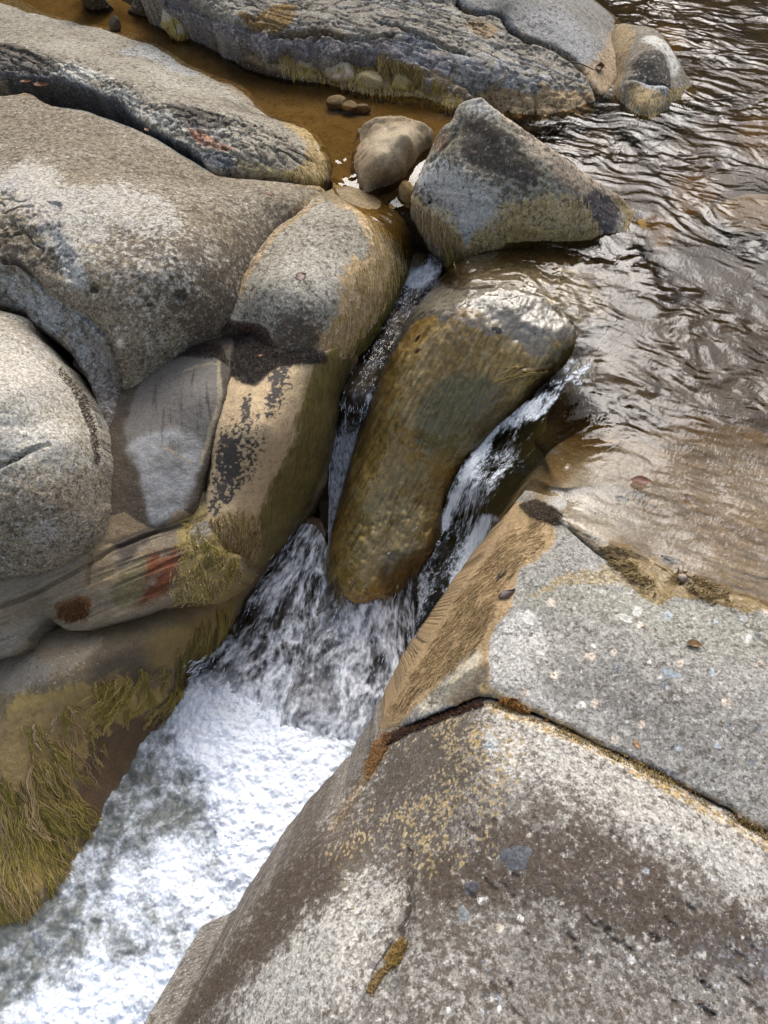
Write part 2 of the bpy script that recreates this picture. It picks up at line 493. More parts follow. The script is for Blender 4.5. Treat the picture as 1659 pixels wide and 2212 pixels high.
def water_material(name, tint, fine=(260, 40), foam_col=(.86, .9, .93), amt=.9, edge=.14, bump=.3, bscale=120, bubbles=0.0, thin_col=(.30, .34, .40), glow=.15, murk=0.0, murk_col=(.1, .1, .09), clear=(.93, .89, .82), bdist=.0016, contrast=2.6):
    m, n, l = new_mat(name)
    out = n.new('ShaderNodeOutputMaterial')
    fo = N_(n, 'ShaderNodeAttribute', attribute_name='foam')
    fl = N_(n, 'ShaderNodeAttribute', attribute_name='flow')
    mp = n.new('ShaderNodeVectorMath'); mp.operation = 'MULTIPLY'; l.new(fl.outputs['Vector'], mp.inputs[0]); mp.inputs[1].default_value = (fine[0], fine[1], 1)
    no = N_(n, 'ShaderNodeTexNoise', Scale=1.0, Detail=3, Roughness=.65); l.new(mp.outputs[0], no.inputs['Vector'])
    mp2 = n.new('ShaderNodeVectorMath'); mp2.operation = 'MULTIPLY'; l.new(fl.outputs['Vector'], mp2.inputs[0]); mp2.inputs[1].default_value = (bscale, bscale * fine[1] / fine[0], 1)
    nb = N_(n, 'ShaderNodeTexNoise', Scale=1.0, Detail=2, Roughness=.6); l.new(mp2.outputs[0], nb.inputs['Vector'])
    bp = N_(n, 'ShaderNodeBump', Strength=bump, Distance=bdist); l.new(nb.outputs['Fac'], bp.inputs['Height'])
    fr = N_(n, 'ShaderNodeFresnel', IOR=1.34); l.new(bp.outputs[0], fr.inputs['Normal'])
    tr = n.new('ShaderNodeBsdfTransparent')
    dp = N_(n, 'ShaderNodeAttribute', attribute_name='shallow')
    l.new(mixc(n, l, dp.outputs['Fac'], tint, clear), tr.inputs[0])
    base = tr.outputs[0]
    if murk > 0:
        df = n.new('ShaderNodeBsdfDiffuse'); df.inputs[0].default_value = (*murk_col, 1)
        mx = N_(n, 'ShaderNodeMixShader'); mx.inputs[0].default_value = murk; l.new(tr.outputs[0], mx.inputs[1]); l.new(df.outputs[0], mx.inputs[2]); base = mx.outputs[0]
    gl = N_(n, 'ShaderNodeBsdfGlossy', Roughness=.04); l.new(bp.outputs[0], gl.inputs['Normal'])
    mw = n.new('ShaderNodeMixShader'); l.new(fr.outputs[0], mw.inputs[0]); l.new(base, mw.inputs[1]); l.new(gl.outputs[0], mw.inputs[2])
    mp3 = n.new('ShaderNodeVectorMath'); mp3.operation = 'MULTIPLY'; l.new(fl.outputs['Vector'], mp3.inputs[0]); mp3.inputs[1].default_value = (fine[0] * .38, fine[1] * .38, 1)
    nw = N_(n, 'ShaderNodeTexNoise', Scale=1.0, Detail=3, Roughness=.6); l.new(mp3.outputs[0], nw.inputs['Vector'])
    ff = math_(n, l, 'ADD', fo.outputs['Fac'], math_(n, l, 'MULTIPLY', math_(n, l, 'SUBTRACT', nw.outputs['Fac'], .5), amt))
    ff = math_(n, l, 'ADD', ff, math_(n, l, 'MULTIPLY', math_(n, l, 'SUBTRACT', no.outputs['Fac'], .5), amt * .75))
    fa = rng_(n, l, ff, .5 - edge, .5 + edge, 0, 1, True)
    bright = math_(n, l, 'ADD', math_(n, l, 'MULTIPLY', math_(n, l, 'SUBTRACT', no.outputs['Fac'], .5), contrast), math_(n, l, 'ADD', math_(n, l, 'MULTIPLY', fo.outputs['Fac'], .75), glow))
    pb = n.new('ShaderNodeBsdfPrincipled')
    hb = no.outputs['Fac']
    if bubbles > 0:
        vo = N_(n, 'ShaderNodeTexVoronoi', Scale=bubbles); l.new(fl.outputs['Vector'], vo.inputs['Vector'])
        vr = rng_(n, l, vo.outputs['Distance'], 0, .55, 1, 0, True)
        hb = math_(n, l, 'ADD', math_(n, l, 'MULTIPLY', vr, .7), math_(n, l, 'MULTIPLY', no.outputs['Fac'], .6))
        bright = math_(n, l, 'ADD', bright, math_(n, l, 'MULTIPLY', math_(n, l, 'SUBTRACT', vr, .5), .35))
    l.new(mixc(n, l, rng_(n, l, bright, 0, 1, 0, 1), thin_col, foam_col), pb.inputs['Base Color'])
    pb.inputs['Roughness'].default_value = .3; pb.inputs['IOR'].default_value = 1.33
    b3 = N_(n, 'ShaderNodeBump', Strength=.7, Distance=.006); l.new(hb, b3.inputs['Height']); l.new(b3.outputs[0], pb.inputs['Normal'])
    ff = fa
    mf = n.new('ShaderNodeMixShader'); l.new(ff, mf.inputs[0]); l.new(mw.outputs[0], mf.inputs[1]); l.new(pb.outputs[0], mf.inputs[2])
    l.new(mf.outputs[0], out.inputs[0])
    return m

def soft_material(name, rough=.8, trans=.15, var=.35, scale=300, spec=.3):
    """algae, moss, leaves: colour from the paint attribute, broken by fine noise"""
    m, n, l = new_mat(name)
    out = n.new('ShaderNodeOutputMaterial'); bs = n.new('ShaderNodeBsdfPrincipled')
    tc = n.new('ShaderNodeTexCoord')
    pa = N_(n, 'ShaderNodeAttribute', attribute_name='paint')
    no = N_(n, 'ShaderNodeTexNoise', Scale=scale, Detail=2); l.new(tc.outputs['Object'], no.inputs['Vector'])
    c = n.new('ShaderNodeVectorMath'); c.operation = 'SCALE'; l.new(pa.outputs['Color'], c.inputs[0]); l.new(rng_(n, l, no.outputs['Fac'], .3, .7, 1 - var, 1 + var), c.inputs['Scale'])
    l.new(c.outputs[0], bs.inputs['Base Color'])
    bs.inputs['Roughness'].default_value = rough
    bs.inputs['Specular IOR Level'].default_value = spec
    tl = n.new('ShaderNodeBsdfTranslucent'); l.new(c.outputs[0], tl.inputs[0])
    mx = n.new('ShaderNodeMixShader'); mx.inputs[0].default_value = trans
    l.new(bs.outputs[0], mx.inputs[1]); l.new(tl.outputs[0], mx.inputs[2]); l.new(mx.outputs[0], out.inputs[0])
    return m

ROCK = rock_material('gneiss')
ROCK_COARSE = rock_material('coarse gneiss', 1.05, 1.12)
ROCK_FINE = rock_material('fine gneiss', .8, 1.3)
ALGAE = soft_material('algae')
MOSS = soft_material('moss', .9, .1, .5, 200)
LEAF = soft_material('dead leaf', .45, .2, .3, 120, .5)
WATER = water_material('stream water', (.64, .54, .34), fine=(150, 90), bump=.75, bscale=85, amt=1.2, edge=.30, thin_col=(.26, .30, .36))
FILM = water_material('water film', (.9, .9, .9), fine=(150, 90), bump=.6, bscale=100, amt=1.1, clear=(.985, .975, .955))
POOLW = water_material('pool water', (.80, .68, .48), fine=(150, 60), bump=.10, bscale=50)
FALLS = water_material('falling water', (.74, .72, .68), fine=(105, 44), bump=.9, bscale=110, bdist=.003, foam_col=(.90, .92, .96), thin_col=(.40, .44, .52), glow=.25, amt=.7, edge=.36, contrast=2.0)
FOAM = water_material('churned water', (.5, .5, .45), fine=(120, 120), bump=.7, bscale=120, bdist=.003, bubbles=70, murk=.5, murk_col=(.27, .29, .27), foam_col=(.80, .85, .93), thin_col=(.38, .42, .46), glow=.36, amt=.6, edge=.40, contrast=1.6)
# ------------------------------------------------------------------ colours of stone, lichen and algae
GREY = (.29, .255, .195); PALE = (.52, .48, .39); WHITE = (.66, .64, .60); DARK = (.055, .045, .037); BROWN = (.12, .09, .06)
COOL = (.27, .285, .29); BLUE = (.085, .10, .12); PURP = (.15, .135, .14); TAN = (.40, .285, .15); OCHRE = (.24, .15, .045)
OLIVE = (.10, .085, .025); RUST = (.17, .05, .02); YELLOW = (.36, .27, .07); GREEN = (.09, .11, .02); DAMP = (.085, .065, .045)
PINK = (.36, .29, .235); AMBER = (.21, .125, .035)

def gneiss(s, seed, mid=GREY, light=PALE, dark=DARK, damt=.5, lamt=.5, sc=1.0, dth=.12):
    a = fbm(s.P, 3.2 * sc, 3, seed); b = fbm(s.P, 13 * sc, 3, seed + 2); d = fbm(s.P, 55 * sc, 3, seed + 4)
    c = np.tile(np.array(mid, float), (len(s.P), 1))
    c = lerp(c, light, lamt * .6 * sm(a * .8 + b * .5 + d * .35, -.05, .5))
    s.dm = sm(b * .55 + d * .75 - a * .35, dth, dth + .28)
    c = lerp(c, dark, damt * .35 * s.dm)
    s.lich = .26 * damt / .5 + .28 * b - .22 * a
    s.bare = .16 * lamt / .5 + .26 * a + .10 * d
    return c * (1 + .22 * d)[:, None]

def crust(s, pts, k, feather=45, warp=40, ws=8, seed=0):
    s.lich = s.lich + 1.4 * k * area(s, pts, feather, warp, ws, seed)
def bare(s, pts, k, feather=45, warp=40, ws=8, seed=0):
    s.bare = s.bare + 1.5 * k * area(s, pts, feather, warp, ws, seed)
    s.lich = s.lich - .5 * k * area(s, pts, feather, warp, ws, seed)
def plain(s, m):
    """no flecks where growth covers the stone"""
    if hasattr(s, 'lich'):
        s.lich = s.lich * (1 - m) - .6 * m; s.bare = s.bare * (1 - m) - .6 * m

def pack(s, c, wet=0.0, grain=1.0):
    f = lambda x: np.full(len(s.P), float(x)) if np.isscalar(x) else x
    return {'paint': np.clip(c, .008, .9), 'wet': f(wet), 'grain': f(grain), 'lich': f(getattr(s, 'lich', -.8)), 'bare': f(getattr(s, 'bare', -.8))}

def frays(s, m, d, along=14, across=150, k=.9, seed=0):
    """turn a soft mask into a fringe of strands running along d"""
    n = streak(s, d, along, across, 3, seed)
    return sm(m + k * n * (m > .01), .42, .62) * (m > .01)

def flakes(s, m, sc=90, k=1.0, seed=0):
    n = fbm(s.P, sc, 3, seed, .65)
    return sm(m + k * n, .45, .6) * (m > .02)

def vary(s, col, amt, sc, seed=0):
    return np.array(col)[None] * (1 + amt * fbm(s.P, sc, 3, seed, .6))[:, None]

def rock(name, label, cat, outline, ctrl, **kw):
    o = relief(name, outline, ctrl, **kw)
    return tag(o, label, cat)

# ------------------------------------------------------------------ ground, beds
def paint_ground(s): return pack(s, vary(s, (.035, .03, .022), .5, 2.0), 0, .4)
def build_terrain():
    """valley floor well below the rocks, rising into unseen wooded slopes, added to block the low sky"""
    n = 140
    r = np.r_[0, np.geomspace(1.0, 160, n)]
    th = np.linspace(0, 2 * math.pi, 97)[:-1]
    Rg, Tg = np.meshgrid(r, th, indexing='ij')
    x, y = Rg * np.sin(Tg), Rg * np.cos(Tg) + 2
    P = np.c_[x.ravel(), y.ravel(), np.zeros(x.size)]
    rr = Rg.ravel()
    up = np.maximum(np.cos(Tg.ravel() - .1), 0) ** .5
    z = -1.55 + sm(rr, 9, 90) * (8 + 26 * up) * (1 + .25 * fbm(P, .05, 3, 2)) + .25 * sm(rr, 6, 12) * fbm(P, .5, 3, 4) + sm(rr, 14, 30) * 1.6 * np.abs(fbm(P, .33, 3, 8))
    az = (np.degrees(Tg.ravel()) + 180) % 360 - 180
    ragged = 1 + .35 * fbm(P, .45, 4, 12)
    z = z + 12 * sm(rr, 8, 19) * sm(az, -75, -45) * (1 - sm(az, 13, 18)) * ragged     # wooded left bank upstream, unseen; raised and widened to darken water reflections
    P[:, 2] = z
    m = len(th)
    idx = np.arange(len(P)).reshape(len(r), m)
    F = np.stack([idx[:-1].ravel(), np.roll(idx[:-1], -1, 1).ravel(), np.roll(idx[1:], -1, 1).ravel(), idx[1:].ravel()], -1)[:, ::-1]
    s = Surf(); s.P = P
    c = lerp(np.tile((.035, .03, .022), (len(P), 1)), (.03, .04, .014), sm(rr, 10, 20)) * (1 + .5 * fbm(P, .8, 3, 5))[:, None]
    o = link_mesh('terrain', P, F, ROCK, None, pack(s, c, 0, .4))
    tag(o, 'dark valley floor under the rocks, with unseen sky-blocking slopes', None, None, 'structure')
build_terrain()

def paint_pool_bed(s):
    c = vary(s, (.25, .185, .085), .3, 14, 3)
    d = fbm(s.P, 60, 3, 5)
    c = lerp(c, (.10, .06, .022), .7 * sm(d, .12, .45))
    c = lerp(c, (.10, .065, .025), .8 * band(s, [(170, 10), (320, 50), (455, 110), (540, 165), (700, 200), (860, 232), (990, 255)], 34, 10, 14, 3, .9))
    return pack(s, c, .1, .35)
o = relief('sandy_pool_bed', [(60, -80, .02), (-380, -60, .02), (100, 50, .0), (330, 110, .0), (480, 190, .0), (560, 270, -.005), (690, 310, -.005), (720, 400, -.03), (800, 440, -.03),
    (900, 400, -.01), (1000, 300, .0), (1040, 230, .02), (800, 190, .03), (600, 150, .03), (420, 80, .03), (200, -30, .03)], [(600, 220, .0), (760, 280, -.005)], h=.007, rnd=0, skirt=.25, lam=1e-3,
    bumps=((.008, 9, 3), (.003, 30, 2)), mat=ROCK_FINE, paint=paint_pool_bed)
tag(o, 'amber sand bed of the shallow side pool', kind='structure')

def paint_river_bed(s):
    c = vary(s, (.07, .05, .02), .7, 6, 3)
    c = lerp(c, (.025, .018, .012), .8 * sm(fbm(s.P, 4, 3, 9), -.05, .3))
    for q, k in (((1500, 420), 45), ((1420, 500), 40), ((1640, 300), 50), ((1240, 215), 40), ((1380, 250), 45), ((1440, 90), 40)):
        c = lerp(c, (.24, .155, .05), spot(s, q[0], q[1], k, 25, k) * .9)
    c = lerp(c, (.10, .078, .04), area(s, [(1300, 620), (1500, 700), (2040, 690), (2040, 960), (1500, 900), (1330, 860), (1240, 740)], 30, 30, 10, 2) * .85)
    return pack(s, c, .1, .6)
o = relief('river_bed', [(1020, -100, -.1), (1300, -100, -.12), (2040, -100, -.16), (2040, 500, -.12), (2040, 960, -.065), (1500, 960, -.065), (1330, 950, -.08), (1260, 985, -.14), (1190, 985, -.22), (1140, 920, -.29), (1190, 830, -.17), (1232, 750, -.09), (1130, 600, -.06), (960, 560, -.25),
    (930, 500, -.2), (1000, 400, -.1), (1060, 250, -.1), (1200, 150, -.1)], [(1400, 400, -.12), (1500, 600, -.1), (1380, 760, -.055), (1600, 800, -.055), (1300, 620, -.045), (1330, 700, -.05), (1200, 545, -.05), (1290, 840, -.07), (1250, 880, -.12), (1200, 920, -.2), (1340, 900, -.065), (1450, 880, -.055)],
    h=.012, rnd=0, skirt=.3, lam=1e-3, bumps=((.035, 4, 3), (.006, 16, 2)), mat=ROCK, paint=paint_river_bed)
tag(o, 'brown stony bed under the clear river', kind='structure')

# ------------------------------------------------------------------ far bank
def paint_ledge(s):
    c = gneiss(s, 11, (.25, .225, .18), (.42, .40, .35), damt=.55)
    st = streak(s, (1, .33), 4, 40, 3, 3)
    c = lerp(c, (.11, .09, .065), .6 * sm(st, .1, .4))
    c = lerp(c, (.30, .31, .32), .5 * sm(streak(s, (1, .33), 3, 26, 3, 13), .1, .35))
    face = [(345, 5), (411, 39), (492, 86), (570, 110), (716, 125), (866, 138), (960, 150), (990, 140), (930, 112), (830, 85), (700, 78), (600, 72), (500, 48), (411, 5), (380, -30)]
    m = area(s, face, 6, 8, 14, 2)
    c = lerp(c, vary(s, PURP, .5, 22, 4) + .03 * sm(fbm(s.P, 30, 3, 6), .1, .4)[:, None], m * .92)
    c = lerp(c, (.22, .22, .24), m * .6 * sm(fbm(s.P, 9, 3, 21), .05, .35))
    # rusty plants between the blocks
    c = lerp(c, vary(s, (.20, .125, .045), .6, 80, 6), flakes(s, area(s, [(510, 32), (560, 28), (610, 10), (640, 20), (620, 55), (590, 68), (540, 55)], 8, 12, 20, 5), 60, .8, 4))
    c = lerp(c, vary(s, (.10, .065, .03), .5, 60, 7), area(s, [(590, 66), (680, 60), (760, 68), (700, 80), (610, 78)], 6, 10, 20, 5) * .8)
    c = lerp(c, (.33, .34, .345), .75 * area(s, [(880, 95), (1000, 110), (1110, 130), (1230, 195), (1180, 215), (1060, 195), (930, 160), (860, 125)], 16, 16, 12, 8) * sm(fbm(s.P, 16, 3, 31), -.3, .2))
    c = lerp(c, DARK, .8 * band(s, [(855, 52), (900, 72), (960, 100), (1000, 112)], 5, 5, 25, 3))
    c = lerp(c, BLUE, .9 * area(s, [(868, 70), (880, 66), (930, 90), (945, 106), (905, 98), (872, 90)], 3, 4, 30, 2))
    # tan algae by the water
    t = area(s, [(1020, 205), (1080, 190), (1150, 195), (1240, 190), (1285, 200), (1270, 265), (1150, 290), (1040, 250)], 14, 22, 14, 3)
    c = lerp(c, vary(s, TAN, .35, 40, 4), flakes(s, t, 30, .8, 5) * .9)
    c = lerp(c, (.09, .075, .03), band(s, [(1060, 246), (1130, 272), (1190, 274), (1240, 264)], 6, 3) * .7)
    t = band(s, [(820, 128), (900, 150), (950, 165), (985, 195)], 12, 12, 20, 6)
    c = lerp(c, vary(s, (.25, .17, .08), .4, 50, 4), t * .8)
    c = lerp(c, (.30, .20, .10), area(s, [(1010, 45), (1050, 48), (1075, 62), (1060, 82), (1020, 72)], 5, 6) * .8)
    return pack(s, c, 0, .75)
def sculpt_ledge(s):
    g = -.030 * band(s, [(360, 5), (430, 20), (500, 50), (560, 62)], 9, 5, 16, 2, .8) - .03 * band(s, [(673, 118), (672, 95), (690, 78)], 6, 5, 16, 5)
    g = g - .03 * band(s, [(585, 75), (680, 73), (760, 80), (850, 78)], 7, 6, 16, 4, .8) - .035 * band(s, [(855, 52), (900, 72), (960, 100), (1000, 112)], 9, 4, 20, 3)
    g = g - .02 * band(s, [(1050, 195), (1060, 215), (1070, 240)], 6, 4, 20, 7) - .02 * band(s, [(1150, 190), (1158, 230), (1150, 270)], 5, 6, 20, 9)
    cr = np.abs(fbm(s.P * np.array([1, 1, 2.2]), 7, 3, 17, .6))
    lay = np.abs(streak(s, (1, .33), 2.2, 16, 3, 18))
    return g - .014 * (1 - sm(cr, 0, .07)) - .012 * (1 - sm(lay, 0, .10)) + .006 * np.sign(fbm(s.P, 4, 2, 19)) * sm(np.abs(fbm(s.P, 4, 2, 19)), 0, .04)
rock('bedrock_ledge', 'long cracked grey rock ledge with purple-grey blocks across the side pool', 'rock ledge',
     [(320, -80, .34), (345, 5, .2), (411, 39, .18), (458, 64, .175), (492, 86, .17), (531, 92, .17), (570, 110, .16), (604, 107, .165), (673, 116, .165), (716, 125, .16), (742, 116, .17), (793, 120, .165),
      (823, 129, .16), (866, 138, .155), (901, 150, .15), (931, 185, .1), (974, 200, .07), (1013, 215, .04), (1060, 245, -.02), (1130, 276, -.04), (1151, 284, -.04), (1183, 276, -.04), (1236, 270, -.04), (1284, 250, -.04),
      (1285, 196, .04), (1250, 150, .07), (1204, 112, .11), (1140, 90, .14), (1098, 64, .16), (1077, 38, .18), (1014, 28, .2), (982, 2, .22), (970, -80, .3)],
     [(411, 0, .25), (500, 45, .24), (600, 70, .225), (700, 75, .23), (800, 80, .225), (900, 105, .2), (960, 140, .17), (1050, 170, .13), (1150, 200, .08), (1230, 210, .05), (600, 0, .26), (800, 20, .25),
      (900, 60, .23), (1000, 90, .2), (1100, 120, .16), (600, -60, .3), (850, -60, .3), (1130, 266, -.005), (1180, 266, -.005)],
     h=.0055, rnd=.025, skirt=.5, bumps=((.020, 5, 3), (.006, 18, 3), (.003, 60, 2)), mat=ROCK, paint=paint_ledge, sculpt=sculpt_ledge, seed=3, jag=.012)

def paint_back_slab(s):
    c = gneiss(s, 21, (.235, .225, .20), (.38, .37, .34), damt=.45)
    c = lerp(c, (.33, .33, .33), .6 * area(s, [(1130, 20), (1230, 30), (1290, 110), (1270, 150), (1200, 90), (1120, 70)], 20, 20))
    c = lerp(c, DARK, .7 * band(s, [(985, 2), (1020, 26), (1080, 36), (1103, 62), (1145, 87), (1208, 110), (1255, 147), (1280, 190)], 9, 5, 20, 3))
    c = lerp(c, vary(s, (.36, .26, .15), .3, 40), .9 * area(s, [(1225, 130), (1260, 140), (1300, 110), (1340, 40), (1350, 110), (1330, 190), (1290, 215), (1250, 180)], 8, 14, 16, 4))
    c = lerp(c, BLUE, .8 * flakes(s, band(s, [(1000, 5), (1040, 32), (1090, 45), (1110, 70)], 12, 6), 40, .8))
    return pack(s, c, 0, .75)
rock('back_slab', 'smooth grey rock slab behind the dark crack of the ledge, reaching the river', 'rock slab',
     [(985, -80, .3), (990, 0, .205), (1020, 24, .19), (1080, 34, .17), (1103, 60, .155), (1145, 85, .135), (1208, 108, .105), (1255, 145, .07), (1285, 190, .03), (1310, 205, .0), (1340, 165, .01), (1348, 100, -.02), (1342, 46, -.05), (1310, 18, -.06), (1270, -20, -.06), (1240, -80, -.06)],
     [(1100, 0, .22), (1200, 40, .17), (1250, 90, .12), (1300, 120, .07), (1290, 20, .04)], h=.0055, rnd=.03, skirt=.5, bumps=((.012, 5, 3), (.004, 22, 3)), mat=ROCK, paint=paint_back_slab, seed=5, jag=.010)

def paint_base(s):
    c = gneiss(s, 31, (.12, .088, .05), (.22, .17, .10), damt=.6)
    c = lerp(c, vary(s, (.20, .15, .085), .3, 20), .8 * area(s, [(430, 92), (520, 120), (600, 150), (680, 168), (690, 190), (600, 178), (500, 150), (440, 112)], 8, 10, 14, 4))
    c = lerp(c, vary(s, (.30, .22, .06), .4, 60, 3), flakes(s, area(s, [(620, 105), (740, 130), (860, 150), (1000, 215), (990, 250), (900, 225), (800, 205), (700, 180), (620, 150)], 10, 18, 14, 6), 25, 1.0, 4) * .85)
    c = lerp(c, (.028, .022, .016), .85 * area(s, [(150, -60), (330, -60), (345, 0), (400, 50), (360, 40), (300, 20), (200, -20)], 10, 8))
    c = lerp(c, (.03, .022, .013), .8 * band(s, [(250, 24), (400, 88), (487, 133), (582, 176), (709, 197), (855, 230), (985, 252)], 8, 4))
    return pack(s, c, .25, .6)
def sculpt_base(s):
    return .03 * area(s, [(440, 90), (600, 145), (690, 165), (690, 185), (590, 175), (470, 130)], 14, 8) + .014 * fbm(s.P, 20, 3, 40)
rock('undercut_rock', 'dark brown rock shelf under the ledge at the far edge of the side pool', 'rock',
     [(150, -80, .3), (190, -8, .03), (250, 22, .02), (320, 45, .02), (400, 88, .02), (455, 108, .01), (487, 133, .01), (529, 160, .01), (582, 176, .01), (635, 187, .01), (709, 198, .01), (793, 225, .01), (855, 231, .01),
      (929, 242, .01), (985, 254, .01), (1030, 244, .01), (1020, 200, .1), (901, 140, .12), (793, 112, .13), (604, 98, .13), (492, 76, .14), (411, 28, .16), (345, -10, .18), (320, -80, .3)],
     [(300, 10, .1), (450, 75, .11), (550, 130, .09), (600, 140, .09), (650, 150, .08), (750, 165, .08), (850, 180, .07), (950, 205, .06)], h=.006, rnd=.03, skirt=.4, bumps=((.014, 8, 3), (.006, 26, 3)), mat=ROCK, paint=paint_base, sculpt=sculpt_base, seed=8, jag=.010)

def paint_round_boulder(s):
    c = gneiss(s, 41, (.20, .175, .13), (.36, .34, .30), damt=.5)
    c = lerp(c, vary(s, (.30, .215, .11), .35, 40), .8 * flakes(s, area(s, [(1316, 60), (1370, 60), (1350, 140), (1340, 200), (1330, 250), (1310, 200), (1330, 120)], 12, 16), 22, .8, 3))
    c = lerp(c, (.60, .585, .53), .9 * area(s, [(1385, 84), (1420, 80), (1452, 110), (1468, 150), (1452, 165), (1440, 120), (1410, 98)], 8, 9, 14, 3))
    c = lerp(c, (.05, .042, .036), .88 * flakes(s, area(s, [(1378, 120), (1400, 108), (1432, 116), (1446, 150), (1448, 185), (1420, 190), (1386, 172), (1365, 160)], 8, 14, 20, 5), 40, .7, 5))
    c = lerp(c, vary(s, (.40, .30, .15), .35, 60, 2), .9 * flakes(s, area(s, [(1360, 190), (1390, 190), (1420, 205), (1432, 225), (1410, 245), (1370, 242), (1352, 222)], 10, 16, 20, 5), 45, .8, 7))
    c = lerp(c, (.42, .44, .45), .8 * area(s, [(1362, 172), (1400, 182), (1440, 192), (1442, 206), (1420, 204), (1385, 192)], 4, 5))
    c = lerp(c, vary(s, (.28, .20, .06), .4, 60, 2), .85 * frays(s, area(s, [(1440, 195), (1470, 190), (1500, 190), (1518, 222), (1470, 240), (1445, 240)], 10, 10), (.1, 1), 20, 120))
    c = lerp(c, (.05, .035, .016), .8 * band(s, [(1330, 240), (1372, 266), (1416, 266), (1446, 246), (1472, 232), (1510, 212)], 7, 3))
    return pack(s, c, .1, .8)
def sculpt_round(s):
    return .028 * area(s, [(1355, 180), (1400, 188), (1445, 200), (1440, 250), (1410, 270), (1360, 262), (1340, 225)], 7, 4) - .012 * band(s, [(1360, 170), (1400, 180), (1445, 192)], 6, 3)
rock('river_boulder', 'rounded boulder with white crown and dark patch standing in the river edge', 'boulder',
     [(1326, 60, .05), (1345, 46, .07), (1380, 50, .09), (1416, 58, .11), (1445, 88, .1), (1468, 125, .07), (1494, 172, .01), (1520, 220, -.05), (1473, 243, -.05), (1447, 260, -.05), (1416, 280, -.05), (1374, 280, -.05), (1338, 258, -.05), (1318, 228, -.04), (1314, 205, -.02), (1335, 159, .03), (1322, 106, .04)],
     [(1400, 95, .15), (1430, 130, .12), (1400, 160, .1), (1370, 130, .12), (1350, 180, .06), (1390, 190, .06), (1440, 190, .06), (1390, 230, .025), (1470, 180, .03), (1374, 268, -.005), (1416, 268, -.005)],
     h=.005, rnd=.035, skirt=.3, bumps=((.008, 8, 3), (.003, 30, 3)), mat=ROCK, paint=paint_round_boulder, sculpt=sculpt_round, seed=9)

# ------------------------------------------------------------------ left bank
def paint_mid_slab(s):
    c = gneiss(s, 51, (.29, .26, .20), (.50, .47, .39), damt=.6, dth=.08)
    c = lerp(c, (.24, .17, .085), .75 * band(s, [(160, 42), (310, 82), (400, 118), (480, 170), (560, 222), (630, 262), (680, 300)], 26, 16, 12, 3, .9))
    c = lerp(c, (.36, .37, .36), .7 * flakes(s, area(s, [(330, 95), (400, 130), (440, 150), (400, 165), (330, 130), (250, 110)], 14, 18), 18, .8, 5))
    c = lerp(c, (.60, .575, .50), .8 * area(s, [(125, 140), (170, 138), (255, 168), (200, 172), (150, 170)], 8, 9, 16, 3))
    c = lerp(c, (.55, .54, .48), .6 * flakes(s, area(s, [(0, 100), (110, 140), (250, 190), (330, 230), (420, 255), (480, 270), (440, 300), (330, 265), (180, 195), (0, 140)], 14, 22, 12, 6), 16, .9, 5))
    c = lerp(c, (.07, .06, .05), .8 * flakes(s, area(s, [(0, 90), (60, 105), (120, 150), (60, 160), (0, 150)], 8, 14) + area(s, [(360, 225), (420, 230), (500, 255), (470, 275), (400, 268)], 8, 14) + area(s, [(230, 205), (300, 240), (280, 250), (235, 225)], 6, 10), 40, .9, 6))
    c = lerp(c, (.10, .085, .06), .6 * band(s, [(480, 215), (540, 240), (600, 258), (640, 262)], 12, 10))
    c = lerp(c, vary(s, (.30, .12, .06), .4, 40, 2), .85 * area(s, [(400, 275), (430, 276), (470, 300), (505, 318), (470, 322), (430, 305)], 7, 9, 18, 2))
    c = lerp(c, BLUE, .85 * area(s, [(440, 325), (490, 330), (510, 350), (480, 372), (445, 350)], 6, 8) + .85 * band(s, [(0, 158), (106, 172), (180, 190), (264, 236), (317, 278), (402, 320), (434, 346)], 9, 4))
    c = lerp(c, vary(s, (.38, .27, .11), .35, 50, 4), .85 * flakes(s, area(s, [(600, 262), (670, 275), (700, 310), (715, 360), (690, 400), (640, 380), (668, 330), (640, 290)], 10, 14, 16, 6), 30, .8, 3))
    c = lerp(c, vary(s, (.20, .16, .06), .5, 60, 4), .7 * area(s, [(500, 345), (600, 360), (690, 380), (690, 400), (560, 382)], 8, 10))
    return pack(s, c, .0, .95)
def sculpt_mid(s):
    g = -.02 * area(s, [(400, 235), (470, 250), (540, 280), (560, 305), (500, 320), (450, 300), (400, 270)], 14, 14, 14, 4) - .018 * band(s, [(0, 100), (60, 118), (120, 150)], 10, 6, 16, 3, .9)
    r = np.abs(fbm(s.P, 14, 3, 60, .6))
    rough = area(s, [(340, 220), (560, 270), (690, 350), (500, 370), (380, 290), (200, 180), (0, 160), (0, 95), (200, 150)], 20, 16)
    lay = np.abs(streak(s, (1, .45), 3, 22, 3, 62))
    return g - .016 * rough * (1 - sm(r, 0, .12)) + .007 * rough * fbm(s.P, 40, 3, 61) - .012 * rough * (1 - sm(lay, 0, .12))
